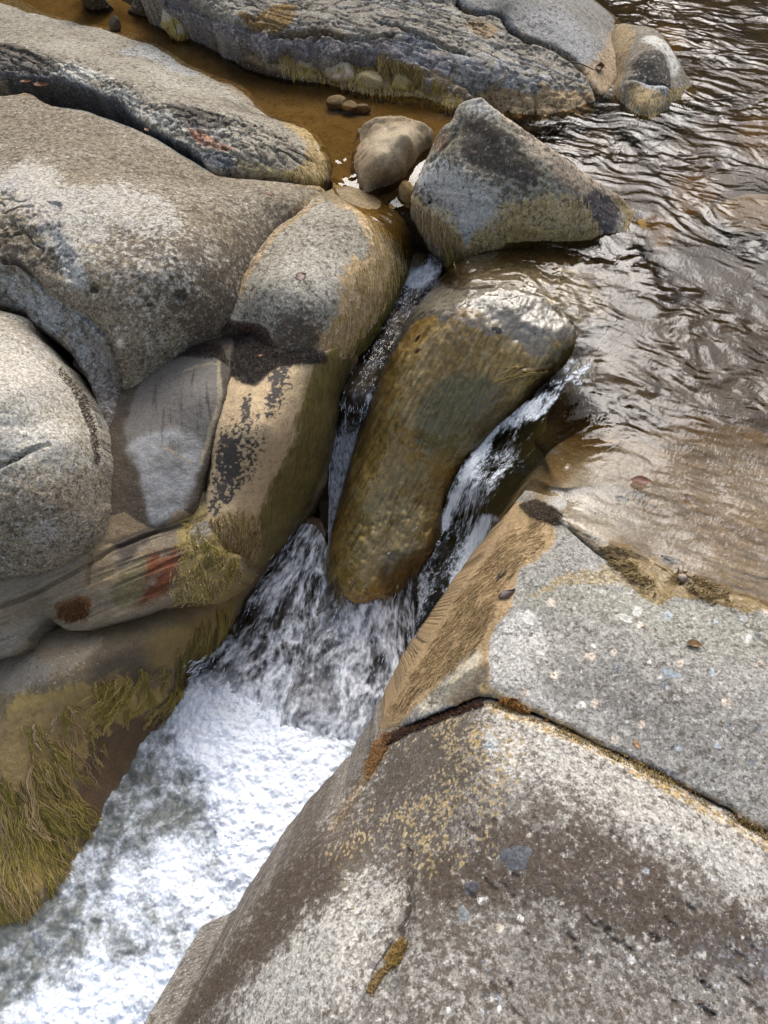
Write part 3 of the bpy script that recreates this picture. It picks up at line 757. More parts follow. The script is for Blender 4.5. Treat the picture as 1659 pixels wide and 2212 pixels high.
rock('long_slab', 'long grey rock slab with a rough rusty lower edge beside the amber side pool', 'rock slab',
     [(-380, -24, .02), (0, -10, .02), (100, 26, .02), (212, 52, .02), (317, 79, .02), (413, 139, .02), (476, 163, .02), (529, 186, .02), (582, 242, .02), (661, 268, .02), (692, 296, .02), (714, 335, .01), (716, 372, .0), (695, 397, .02), (656, 395, .05),
      (608, 385, .075), (555, 377, .09), (502, 368, .1), (455, 368, .11), (434, 344, .12), (402, 317, .13), (370, 301, .135), (317, 275, .14), (264, 233, .15), (227, 212, .15), (175, 185, .155), (106, 169, .16), (53, 161, .165), (0, 156, .17), (-380, 150, .17)],
     [(0, 110, .2), (130, 140, .2), (250, 190, .2), (350, 235, .19), (440, 280, .18), (520, 310, .16), (600, 330, .13), (660, 340, .09), (0, 60, .13), (200, 110, .12), (400, 190, .1), (550, 250, .08), (640, 290, .06),
      (317, 92, .04), (476, 176, .04), (582, 254, .04), (661, 280, .04)], h=.005, rnd=.025, skirt=.35, bumps=((.012, 5, 3), (.004, 20, 3), (.002, 60, 2)), mat=ROCK, paint=paint_mid_slab, sculpt=sculpt_mid, seed=12, jag=.008)

def paint_big(s):
    c = gneiss(s, 61, (.235, .195, .135), (.44, .40, .31), damt=.5, lamt=.4, dth=.1)
    c = lerp(c, (.20, .175, .13), .35 * area(s, [(-380, 220), (200, 240), (420, 360), (560, 400), (640, 450), (560, 480), (380, 420), (200, 370), (-380, 380)], 40, 30, 8, 3))
    bare(s, [(0, 370), (90, 360), (160, 400), (300, 410), (400, 480), (350, 500), (230, 470), (210, 540), (160, 600), (120, 580), (60, 470), (0, 440)], .42, 40, 40, 8, 5)
    bare(s, [(230, 480), (480, 540), (480, 620), (400, 690), (330, 760), (250, 650)], .26, 50, 50, 8, 8)
    crust(s, [(-380, 220), (200, 240), (420, 360), (560, 400), (690, 420), (560, 500), (380, 430), (200, 370), (-380, 370)], .10, 50, 40, 8, 3)
    crust(s, [(0, 480), (60, 500), (150, 560), (60, 590), (0, 560)], .35, 30, 30, 10, 4)
    crust(s, [(300, 480), (430, 500), (470, 600), (430, 690), (330, 700), (250, 600)], .26, 60, 50, 8, 6)
    crust(s, [(330, 420), (480, 440), (560, 520), (460, 560), (360, 500)], .12, 60, 50, 8, 9)
    crust(s, [(690, 440), (600, 495), (540, 570), (490, 660), (440, 722), (400, 700), (440, 640), (500, 540), (580, 470)], .30, 30, 30, 10, 7)
    crust(s, [(0, 640), (130, 745), (230, 840), (250, 930), (200, 900), (120, 760), (0, 670)], .12, 20, 20)
    c = lerp(c, (.10, .08, .058), .7 * band(s, [(690, 440), (600, 495), (540, 570), (490, 660), (440, 722), (370, 770)], 22, 16, 14, 6, .9))
    c = lerp(c, (.34, .36, .36), .8 * area(s, [(0, 568), (40, 575), (110, 640), (190, 690), (230, 745), (250, 840), (225, 925), (190, 840), (130, 745), (60, 690), (0, 650)], 8, 10, 12, 4) * sm(fbm(s.P, 20, 3, 66), -.5, .1))
    c = lerp(c, (.42, .44, .44), .7 * area(s, [(110, 500), (140, 510), (170, 570), (190, 620), (160, 620), (125, 560)], 12, 10))
    c = lerp(c, (.22, .20, .18), .75 * area(s, [(180, 740), (240, 760), (262, 840), (250, 900), (225, 935), (200, 860)], 10, 12))
    c = lerp(c, DARK, .85 * band(s, [(60, 700), (130, 752), (180, 830), (215, 900), (225, 940)], 7, 4) + .7 * band(s, [(0, 565), (40, 572), (85, 612)], 4, 4))
    c = lerp(c, (.34, .24, .11), .7 * band(s, [(640, 395), (690, 405), (690, 430), (640, 462)], 14, 10))
    c = lerp(c, BLUE, .8 * band(s, [(53, 198), (106, 222), (180, 236), (238, 255), (317, 287), (397, 334), (450, 368)], 8, 4))
    c = lerp(c, (.25, .15, .06), .6 * band(s, [(0, 190), (60, 200), (110, 225)], 10, 5))
    for k, (x, y, r) in enumerate([(205, 625, 10), (305, 625, 8), (320, 655, 8), (390, 640, 14), (120, 450, 12)]):
        c = lerp(c, (.045, .038, .032), .8 * spot(s, x, y, r, 6, k))
    for k, (x, y, r) in enumerate([(205, 640, 7), (262, 742, 9), (355, 640, 7), (490, 560, 6)]):
        c = lerp(c, (.62, .58, .46), .9 * spot(s, x, y, r, 4, k))
    return pack(s, c, .0, 1.0)
def sculpt_big(s):
    g = -.022 * band(s, [(0, 562), (40, 572), (110, 640), (190, 690), (240, 750), (258, 840)], 10, 5, 14, 3, .9)
    g = g - .03 * area(s, [(0, 585), (40, 590), (110, 655), (185, 705), (225, 760), (245, 850), (220, 930), (180, 850), (110, 745), (40, 690), (0, 660)], 12, 6)
    scarp = area(s, [(-40, 400), (60, 430), (130, 500), (175, 600), (120, 610), (60, 560), (-40, 540)], 24, 24)
    g = g - .020 * area(s, [(60, 500), (120, 490), (165, 590), (120, 600), (80, 560)], 14, 16) - .016 * area(s, [(0, 470), (50, 490), (60, 545), (0, 560)], 12, 18) + .010 * scarp * fbm(s.P, 22, 3, 64) - .012 * scarp * (1 - sm(np.abs(fbm(s.P, 11, 3, 65)), 0, .1))
    g = g + .008 * area(s, [(280, 540), (450, 540), (430, 690), (300, 700)], 30, 24) * fbm(s.P, 20, 3, 66)
    for k, (x, y, r) in enumerate([(390, 640, 12), (320, 655, 9), (205, 625, 10), (120, 450, 14), (300, 760, 10)]):
        g = g - .012 * spot(s, x, y, r, 6, k)
    return g - .004 * sm(fbm(s.P, 30, 3, 63), .15, .5)
rock('great_boulder', 'huge rounded grey boulder with pale patches on the left bank', 'boulder',
     [(-380, 205, .16), (0, 201, .16), (53, 196, .165), (106, 222, .16), (180, 235, .16), (238, 254, .15), (317, 286, .14), (397, 333, .13), (450, 366, .12), (476, 378, .12), (560, 385, .10), (650, 393, .07), (695, 400, .05), (705, 430, .03), (672, 452, .05),
      (620, 492, .05), (575, 540, .05), (540, 600, .04), (505, 665, .02), (472, 705, .0), (400, 745, -.04), (365, 775, -.06), (330, 805, -.09), (295, 838, -.11), (262, 850, -.12), (255, 900, -.13), (225, 940, -.14), (200, 880, -.08),
      (165, 800, -.03), (125, 745, .02), (55, 690, .07), (0, 655, .09), (-380, 620, .11)],
     [(0, 300, .24), (150, 330, .25), (300, 400, .24), (450, 450, .2), (600, 430, .12), (0, 450, .27), (150, 480, .28), (300, 520, .25), (450, 560, .19), (0, 540, .24), (150, 600, .2), (250, 640, .18), (350, 680, .1), (200, 720, .05), (280, 770, .02), (430, 640, .13)],
     h=.0036, rnd=.03, skirt=.4, bumps=((.016, 4, 3), (.004, 16, 3), (.0022, 50, 3)), mat=ROCK, paint=paint_big, sculpt=sculpt_big, seed=14, jag=.004)

def paint_bulge(s):
    c = gneiss(s, 71, (.35, .31, .235), (.58, .54, .44), damt=.3, lamt=.7, dth=.14)
    c = lerp(c, (.23, .185, .125), .85 * area(s, [(-380, 1040), (60, 1030), (150, 1040), (215, 1000), (220, 1100), (160, 1210), (0, 1270), (-380, 1270)], 34, 26, 8, 3))  # underside shade painted in as a darker brown
    c = lerp(c, (.20, .16, .11), .5 * area(s, [(60, 720), (150, 790), (210, 920), (218, 1050), (190, 1040), (170, 920), (110, 810), (60, 760)], 14, 14))
    bare(s, [(-380, 700), (60, 730), (140, 830), (180, 950), (120, 1010), (-380, 1010)], .30, 50, 40, 8, 4)
    crust(s, [(-380, 1060), (100, 1050), (210, 1000), (216, 1100), (160, 1210), (0, 1260), (-380, 1260)], .06, 40, 40)
    c = lerp(c, (.07, .055, .042), .9 * band(s, [(0, 1005), (35, 990), (70, 972), (90, 965)], 7, 5))
    c = lerp(c, (.36, .33, .29), .6 * area(s, [(60, 1150), (110, 1120), (130, 1150), (90, 1180)], 10, 10))
    return pack(s, c, .0, 1.0)
def sculpt_bulge(s):
    return -.016 * band(s, [(0, 1005), (35, 990), (70, 972), (100, 962)], 9, 5, 20, 2, .9) + .008 * area(s, [(-380, 940), (60, 930), (90, 950), (40, 980), (-380, 1000)], 10, 6) - .0035 * sm(fbm(s.P, 34, 3, 73), .1, .5)
rock('pale_boulder', 'smooth pale bulging boulder at the left with underside shade painted brown', 'boulder',
     [(-380, 650, .11), (0, 668, .1), (60, 713, .07), (100, 753, .05), (140, 800, .03), (180, 860, .0), (205, 920, -.03), (216, 990, -.06), (212, 1080, -.12), (200, 1150, -.17), (160, 1195, -.2), (100, 1228, -.21), (0, 1250, -.22), (-380, 1255, -.22)],
     [(0, 760, .13), (80, 830, .12), (60, 950, .08), (130, 950, .06), (0, 1060, .01), (100, 1080, -.02), (40, 1170, -.11), (170, 1050, -.05)], h=.0034, rnd=.04, skirt=.35, bumps=((.010, 5, 3), (.003, 20, 3), (.002, 60, 2)), mat=ROCK_COARSE, paint=paint_bulge, sculpt=sculpt_bulge, seed=16, jag=.003)

def paint_plaque(s):
    c = vary(s, (.10, .082, .062), .5, 30, 81)
    c = lerp(c, (.175, .16, .14), area(s, [(330, 800), (400, 770), (468, 775), (475, 880), (450, 960), (430, 1010), (395, 1100), (330, 1130), (305, 1050), (285, 980), (262, 965), (280, 880)], 6, 12, 16, 3))
    c = lerp(c, vary(s, (.33, .325, .315), .3, 30, 5), .95 * area(s, [(268, 968), (310, 940), (380, 930), (430, 950), (432, 1010), (400, 1075), (380, 1110), (330, 1135), (318, 1090), (300, 1020), (280, 985)], 12, 12, 14, 7) * sm(fbm(s.P, 14, 3, 83), -.5, .1))
    c = lerp(c, DAMP, .8 * area(s, [(200, 950), (260, 900), (275, 975), (300, 1040), (320, 1110), (330, 1140), (250, 1170), (195, 1185)], 6, 12, 18, 3))
    c = lerp(c, vary(s, (.30, .22, .13), .3, 50), flakes(s, area(s, [(195, 1120), (270, 1110), (330, 1140), (400, 1100), (405, 1130), (300, 1175), (190, 1200)], 8, 14), 24, 1.0, 6) * .85)
    c = lerp(c, (.36, .30, .20), .85 * band(s, [(472, 780), (474, 860), (455, 930), (432, 1000)], 6, 5, 30, 2) + .7 * band(s, [(345, 960), (385, 985), (415, 1000)], 4, 4, 40, 3) + .6 * band(s, [(400, 800), (430, 790), (465, 785)], 5, 8, 40, 3))
    c = lerp(c, (.06, .045, .035), .7 * streak_mask(s, (.1, 1)) * area(s, [(340, 820), (470, 800), (470, 900), (330, 950)], 20, 10))
    return pack(s, c, .2, .55)
def streak_mask(s, d): return sm(streak(s, d, 5, 60, 3, 9), .05, .4)
rock('slanting_face', 'smooth dark slanting rock face with a grey dry patch between the boulders', 'rock face',
     [(240, 830, -.13), (330, 775, -.1), (400, 725, -.09), (470, 690, -.07), (510, 700, -.07), (498, 800, -.07), (483, 880, -.1), (458, 960, -.16), (435, 1040, -.22), (412, 1105, -.27), (330, 1145, -.29), (250, 1175, -.28), (185, 1200, -.27), (180, 1100, -.2), (195, 1000, -.16), (205, 920, -.14)],
     [(350, 900, -.1), (330, 1000, -.16), (280, 950, -.13), (420, 850, -.06), (300, 1080, -.22)], h=.0034, rnd=.02, skirt=.3, bumps=((.006, 7, 3), (.002, 30, 3)), mat=ROCK_FINE, paint=paint_plaque, seed=18)

def paint_smooth(s):
    c = gneiss(s, 91, (.285, .26, .205), (.46, .44, .37), damt=.6, lamt=.6, dth=.1)
    c = lerp(c, vary(s, (.37, .255, .12), .3, 30), .7 * band(s, [(690, 435), (600, 500), (540, 580), (500, 660)], 14, 12, 20, 4))
    tanm = area(s, [(700, 425), (770, 470), (800, 540), (760, 560), (730, 600), (745, 650), (700, 700), (690, 760), (760, 770), (900, 640), (900, 520), (850, 430), (760, 400)], 16, 22, 14, 3)
    d = (.25, 1)
    c = lerp(c, vary(s, TAN, .3, 40, 3), .95 * frays(s, tanm, (.45, 1), 16, 120, .9, 4))
    c = lerp(c, (.55, .43, .28), .5 * frays(s, tanm, (.45, 1), 20, 200, 1.0, 8) * (fbm(s.P, 30, 2, 5) > .1))
    c = lerp(c, vary(s, (.17, .125, .035), .5, 40, 5), .9 * frays(s, area(s, [(830, 440), (900, 500), (890, 580), (850, 640), (800, 700), (760, 765), (745, 760), (800, 680), (838, 600), (850, 530), (820, 480)], 12, 10), (-.4, 1), 10, 150, .8, 6))
    c = lerp(c, (.10, .08, .028), .8 * area(s, [(865, 470), (910, 520), (895, 600), (855, 640), (870, 560)], 8, 5))
    c = lerp(c, (.20, .15, .075), .7 * area(s, [(690, 405), (770, 395), (850, 440), (890, 520), (860, 500), (800, 455), (720, 440)], 12, 10))
    c = lerp(c, vary(s, (.24, .17, .09), .4, 60), .8 * flakes(s, area(s, [(600, 730), (690, 700), (690, 760), (610, 770)], 14, 14), 40, 1.0, 3))
    c = lerp(c, (.05, .042, .035), .75 * flakes(s, area(s, [(600, 700), (650, 690), (690, 720), (660, 765), (590, 765)], 10, 16), 40, 1.0, 5) + .7 * band(s, [(655, 605), (672, 625), (690, 645), (702, 660)], 5, 3))
    plain(s, sm(tanm, .2, .6))
    crust(s, [(590, 690), (660, 660), (700, 700), (690, 770), (590, 770)], .3, 20, 20)
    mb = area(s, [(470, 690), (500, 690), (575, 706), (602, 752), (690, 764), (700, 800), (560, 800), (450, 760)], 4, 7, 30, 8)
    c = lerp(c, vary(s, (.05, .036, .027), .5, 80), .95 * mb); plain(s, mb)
    wet = .85 * area(s, [(690, 400), (770, 395), (860, 440), (900, 520), (870, 560), (830, 490), (760, 445), (700, 440)], 14, 10)
    return pack(s, c, wet, .9)
rock('grey_dome', 'smooth speckled grey dome of rock with tan algae hanging toward the slot', 'boulder',
     [(630, 460, .06), (700, 410, .05), (770, 398, .025), (830, 428, -.005), (873, 470, -.04), (897, 520, -.12), (884, 575, -.16), (856, 635, -.17), (818, 695, -.18), (778, 745, -.18), (740, 775, -.16), (690, 790, -.12), (620, 780, -.08), (570, 750, -.06), (540, 715, -.04), (485, 715, -.03), (475, 670, .0), (495, 620, .03), (520, 570, .05), (570, 500, .06)],
     [(700, 470, .1), (620, 560, .11), (700, 560, .1), (780, 520, .06), (600, 660, .06), (700, 660, .05), (760, 600, .04), (560, 620, .08), (660, 730, -.02), (820, 540, .0), (800, 620, -.04), (770, 430, .05)],
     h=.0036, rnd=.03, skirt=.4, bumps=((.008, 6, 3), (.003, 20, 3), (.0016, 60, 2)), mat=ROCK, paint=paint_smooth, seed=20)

def paint_tanwall(s):
    c = vary(s, (.52, .39, .235), .22, 30, 3)
    cr = np.abs(fbm(s.P, 60, 2, 95, .6))
    c = lerp(c, (.20, .14, .07), .5 * (1 - sm(cr, 0, .08)))
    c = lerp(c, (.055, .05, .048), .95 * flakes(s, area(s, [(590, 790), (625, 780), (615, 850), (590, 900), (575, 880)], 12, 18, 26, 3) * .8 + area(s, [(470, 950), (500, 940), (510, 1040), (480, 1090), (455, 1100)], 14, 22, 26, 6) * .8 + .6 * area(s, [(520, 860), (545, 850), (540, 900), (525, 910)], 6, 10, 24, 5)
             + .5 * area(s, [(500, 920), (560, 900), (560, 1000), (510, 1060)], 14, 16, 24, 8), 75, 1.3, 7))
    ol = area(s, [(690, 770), (765, 735), (765, 800), (735, 870), (712, 960), (690, 1050), (640, 1140), (560, 1230), (530, 1225), (555, 1120), (590, 1030), (625, 960), (655, 860)], 22, 16, 10, 4)
    c = lerp(c, vary(s, (.17, .135, .042), .5, 40, 4), .95 * sm(ol + .35 * streak(s, (-.25, 1), 8, 100, 3, 5), .3, .7))
    c = lerp(c, (.035, .03, .014), .85 * area(s, [(735, 800), (770, 780), (745, 880), (725, 960), (690, 1060), (640, 1150), (620, 1150), (670, 1060), (705, 960), (720, 860)], 12, 8))
    c = lerp(c, vary(s, (.35, .28, .11), .3, 60), .8 * area(s, [(455, 1130), (520, 1110), (560, 1130), (555, 1200), (520, 1225), (470, 1190)], 14, 14))
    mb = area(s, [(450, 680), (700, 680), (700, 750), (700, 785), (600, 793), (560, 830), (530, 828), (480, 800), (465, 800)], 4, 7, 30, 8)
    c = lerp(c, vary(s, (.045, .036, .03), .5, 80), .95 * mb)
    return pack(s, c, .15 + .4 * ol, .25)
def sculpt_tanwall(s):
    return .003 * np.abs(fbm(s.P, 70, 2, 95, .6)) + .002 * streak(s, (-.2, 1), 12, 110, 3, 6) - .02 * band(s, [(470, 790), (468, 880), (452, 980), (442, 1060)], 9, 5)
rock('algae_wall', 'steep rock wall coated in cracked tan algae turning olive beside the slot', 'rock face',
     [(474, 775, -.085), (478, 690, -.07), (520, 690, -.06), (575, 735, -.05), (640, 760, -.05), (700, 755, -.06), (758, 728, -.12), (768, 780, -.25), (742, 860, -.36), (720, 950, -.46), (695, 1050, -.58), (652, 1128, -.68), (605, 1190, -.74), (558, 1225, -.7), (520, 1225, -.56), (480, 1200, -.45), (450, 1180, -.38), (440, 1100, -.3), (446, 1000, -.22), (460, 900, -.13)],
     [(560, 850, -.07), (520, 1000, -.2), (600, 950, -.17), (540, 1120, -.38), (640, 900, -.17), (680, 880, -.22), (660, 1000, -.42), (620, 1090, -.54), (700, 830, -.18), (500, 1180, -.42)],
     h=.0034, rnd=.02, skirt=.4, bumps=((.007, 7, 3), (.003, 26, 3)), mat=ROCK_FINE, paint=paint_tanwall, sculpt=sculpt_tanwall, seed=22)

def paint_layer(s):
    c = gneiss(s, 101, (.23, .185, .125), (.38, .32, .23), damt=.55)
    st = streak(s, (1, -.42), 3, 55, 3, 3)
    c = lerp(c, (.06, .048, .036), .45 * sm(st + .5 * fbm(s.P, 12, 3, 44), .02, .4))
    c = lerp(c, vary(s, (.35, .26, .15), .3, 50, 3), .6 * sm(streak(s, (1, -.42), 4, 38, 3, 13) + .4 * fbm(s.P, 30, 3, 45), .2, .35) * sm(fbm(s.P, 20, 3, 4), -.2, .2))
    c = lerp(c, (.27, .25, .21), .6 * area(s, [(0, 1370), (60, 1340), (110, 1330), (60, 1385), (0, 1425)], 8, 8) + .4 * area(s, [(0, 1270), (90, 1230), (170, 1190), (180, 1215), (100, 1260), (0, 1300)], 10, 12, 16, 4) * sm(st, -.3, .2))
    c = lerp(c, vary(s, (.29, .215, .125), .25, 40, 4), .85 * area(s, [(205, 1120), (240, 1110), (260, 1150), (240, 1200), (255, 1255), (190, 1270), (185, 1200)], 8, 12, 16, 4))
    c = lerp(c, (.07, .056, .045), .85 * area(s, [(250, 1140), (330, 1125), (395, 1090), (400, 1110), (330, 1160), (270, 1215), (255, 1200)], 6, 10, 18, 3))
    c = lerp(c, vary(s, (.15, .048, .02), .6, 40, 5), .95 * area(s, [(318, 1208), (350, 1190), (390, 1182), (392, 1210), (378, 1260), (350, 1290), (310, 1310), (298, 1298)], 14, 16, 18, 3) * sm(fbm(s.P, 24, 3, 46), -.55, .0))
    c = lerp(c, vary(s, (.17, .14, .07), .3, 30, 5), .85 * area(s, [(265, 1240), (300, 1215), (320, 1205), (305, 1290), (265, 1320), (240, 1290)], 8, 10))
    c = lerp(c, vary(s, (.34, .26, .10), .35, 60, 6), .9 * area(s, [(400, 1100), (460, 1100), (520, 1210), (500, 1270), (430, 1315), (370, 1290), (395, 1220), (385, 1150)], 8, 14, 18, 5))
    c = lerp(c, (.24, .235, .22), .85 * area(s, [(420, 1130), (455, 1125), (450, 1165), (418, 1170)], 6, 6))
    c = lerp(c, (.16, .075, .025), .8 * flakes(s, area(s, [(120, 1310), (180, 1285), (200, 1310), (160, 1340), (120, 1335)], 8, 12), 40, .8, 4))
    plain(s, np.full(len(s.P), .6))
    return pack(s, c, .25, .5)
def sculpt_layer(s):
    st = streak(s, (1, -.42), 2.5, 30, 3, 3)
    return -.006 * sm(st, .02, .25) - .02 * band(s, [(0, 1312), (90, 1275), (180, 1225), (260, 1180), (400, 1130)], 7, 4, 16, 3, .9) - .012 * band(s, [(205, 1110), (195, 1180), (185, 1260)], 6, 4) + .008 * area(s, [(400, 1140), (500, 1180), (480, 1280), (400, 1290)], 14, 10)
rock('layered_rock', 'layered brown rock with a rust red patch under the pale boulder', 'rock',
     [(-380, 1255, -.25), (0, 1232, -.25), (100, 1205, -.25), (190, 1160, -.25), (260, 1140, -.27), (330, 1120, -.28), (400, 1085, -.29), (430, 1050, -.27), (458, 1100, -.3), (475, 1180, -.36), (518, 1205, -.42), (514, 1245, -.47), (480, 1278, -.48), (440, 1302, -.47), (400, 1300, -.45), (330, 1320, -.44), (250, 1345, -.43), (160, 1366, -.43), (120, 1352, -.42), (100, 1338, -.41), (60, 1377, -.42), (0, 1424, -.44), (-380, 1452, -.44)],
     [(100, 1290, -.31), (0, 1330, -.33), (250, 1250, -.33), (350, 1240, -.36), (450, 1230, -.4), (200, 1300, -.37)], h=.0034, rnd=.022, skirt=.3, bumps=((.009, 8, 3), (.003, 30, 3)), mat=ROCK_FINE, paint=paint_layer, sculpt=sculpt_layer, seed=24, jag=.004)

def paint_lowbank(s):
    c = gneiss(s, 111, (.19, .145, .085), (.30, .24, .15), damt=.4)
    c = lerp(c, (.30, .25, .18), .7 * flakes(s, area(s, [(0, 1430), (60, 1390), (150, 1360), (220, 1380), (180, 1430), (80, 1470), (0, 1500)], 20, 20, 12, 3), 22, .9, 4))
    c = lerp(c, (.28, .26, .23), .4 * flakes(s, area(s, [(0, 1430), (80, 1420), (110, 1460), (30, 1500), (0, 1510)], 24, 24), 40, 1.0, 5))
    c = lerp(c, vary(s, (.11, .085, .06), .3, 26, 2), .85 * area(s, [(230, 1390), (330, 1400), (330, 1460), (240, 1480), (190, 1440)], 16, 12))
    c = lerp(c, vary(s, (.25, .175, .06), .4, 20, 2), .8 * area(s, [(330, 1370), (420, 1340), (500, 1290), (480, 1400), (390, 1440), (330, 1440)], 16, 14))
    c = lerp(c, vary(s, (.13, .08, .045), .3, 26, 4), .85 * area(s, [(170, 1620), (230, 1560), (330, 1540), (380, 1560), (300, 1640), (240, 1720), (190, 1820), (170, 1820)], 14, 14, 12, 4))
    c = lerp(c, vary(s, (.06, .032, .02), .3, 26, 4), .8 * area(s, [(380, 1480), (480, 1390), (560, 1240), (600, 1200), (560, 1330), (480, 1470), (390, 1560)], 10, 10))
    tn = area(s, [(40, 1520), (160, 1480), (300, 1470), (380, 1500), (260, 1560), (180, 1640), (150, 1800), (60, 1980), (0, 1990), (0, 1640)], 26, 30, 9, 6)
    c = lerp(c, vary(s, (.38, .27, .095), .35, 40, 6), .85 * frays(s, tn, (.15, 1), 9, 70, 1.1, 4))
    c = lerp(c, vary(s, (.30, .21, .10), .35, 40, 6), .6 * flakes(s, area(s, [(0, 1560), (160, 1500), (260, 1450), (120, 1650), (0, 1720)], 20, 20), 26, 1.1, 9))
    plain(s, .75 * (1 - .8 * area(s, [(0, 1400), (200, 1350), (240, 1440), (60, 1520), (0, 1520)], 20, 20)))
    return pack(s, c, .3, .35)
def sculpt_lowbank(s):
    return .004 * streak(s, (.15, 1), 6, 50, 3, 5)
rock('lower_bank', 'steep brown lower bank draped in yellow algae above the white water', 'rock bank',
     [(-380, 1390, -.6), (60, 1340, -.56), (150, 1335, -.54), (300, 1310, -.55), (420, 1275, -.58), (480, 1250, -.6), (530, 1215, -.62), (570, 1180, -.66), (615, 1185, -.78), (545, 1300, -.86), (500, 1390, -.94), (455, 1450, -1.0), (415, 1500, -1.0), (405, 1560, -1.0), (350, 1630, -1.0), (310, 1690, -1.0), (270, 1760, -1.0), (225, 1840, -1.0), (170, 1950, -1.0), (90, 2015, -1.0), (0, 2040, -1.0), (-380, 2060, -1.0)],
     [(100, 1420, -.47), (250, 1400, -.5), (400, 1360, -.58), (50, 1550, -.56), (200, 1530, -.63), (330, 1470, -.72), (100, 1700, -.72), (200, 1650, -.78), (50, 1850, -.81), (385, 1510, -.88), (330, 1570, -.89), (285, 1640, -.9), (240, 1720, -.9), (195, 1800, -.9), (140, 1905, -.9), (60, 1975, -.9), (0, 1995, -.9), (440, 1430, -.86), (500, 1310, -.74)],
     h=.004, rnd=.02, skirt=.4, bumps=((.012, 6, 3), (.004, 24, 3)), mat=ROCK_FINE, paint=paint_lowbank, sculpt=sculpt_lowbank, seed=26, jag=.004)

# ------------------------------------------------------------------ stones in the middle
def paint_stone(s):
    c = gneiss(s, 121, (.30, .225, .135), (.44, .35, .23), damt=.1, lamt=.3)
    c = lerp(c, (.16, .105, .045), .7 * band(s, [(768, 330), (766, 375), (776, 410), (795, 424), (830, 408), (862, 396), (880, 378), (900, 342), (926, 312)], 12, 6))
    c = lerp(c, (.08, .055, .03), .6 * area(s, [(800, 395), (850, 385), (880, 370), (862, 398), (800, 425)], 8, 8))
    c = lerp(c, (.50, .42, .30), .5 * area(s, [(800, 300), (870, 270), (910, 285), (880, 330), (820, 340)], 18, 14))
    return pack(s, c, .05, .45)
rock('tan_stone', 'loose tan angular stone at the pool outlet beside the pointed boulder', 'stone',
     [(770, 292, .02), (788, 265, .09), (830, 252, .13), (880, 255, .14), (925, 271, .12), (937, 290, .09), (927, 316, .05), (902, 347, .02), (882, 382, .0), (862, 402, -.005), (830, 415, -.01), (795, 432, -.01), (773, 422, -.005), (766, 400, .0), (758, 370, .01), (762, 330, .015)],
     [(850, 290, .15), (810, 320, .145), (850, 340, .14), (890, 310, .14), (790, 380, .08), (830, 385, .075), (870, 355, .1)], h=.004, rnd=.012, skirt=.2, bumps=((.012, 9, 3), (.005, 26, 3)), mat=ROCK_FINE, paint=paint_stone, seed=28, lam=2e-5, sculpt=lambda s: .05 * np.minimum(np.abs(fbm(s.P, 8, 2, 33)), .22) - .012 * area(s, [(790, 395), (850, 372), (900, 330), (925, 300), (930, 330), (880, 390), (810, 420)], 6, 4))

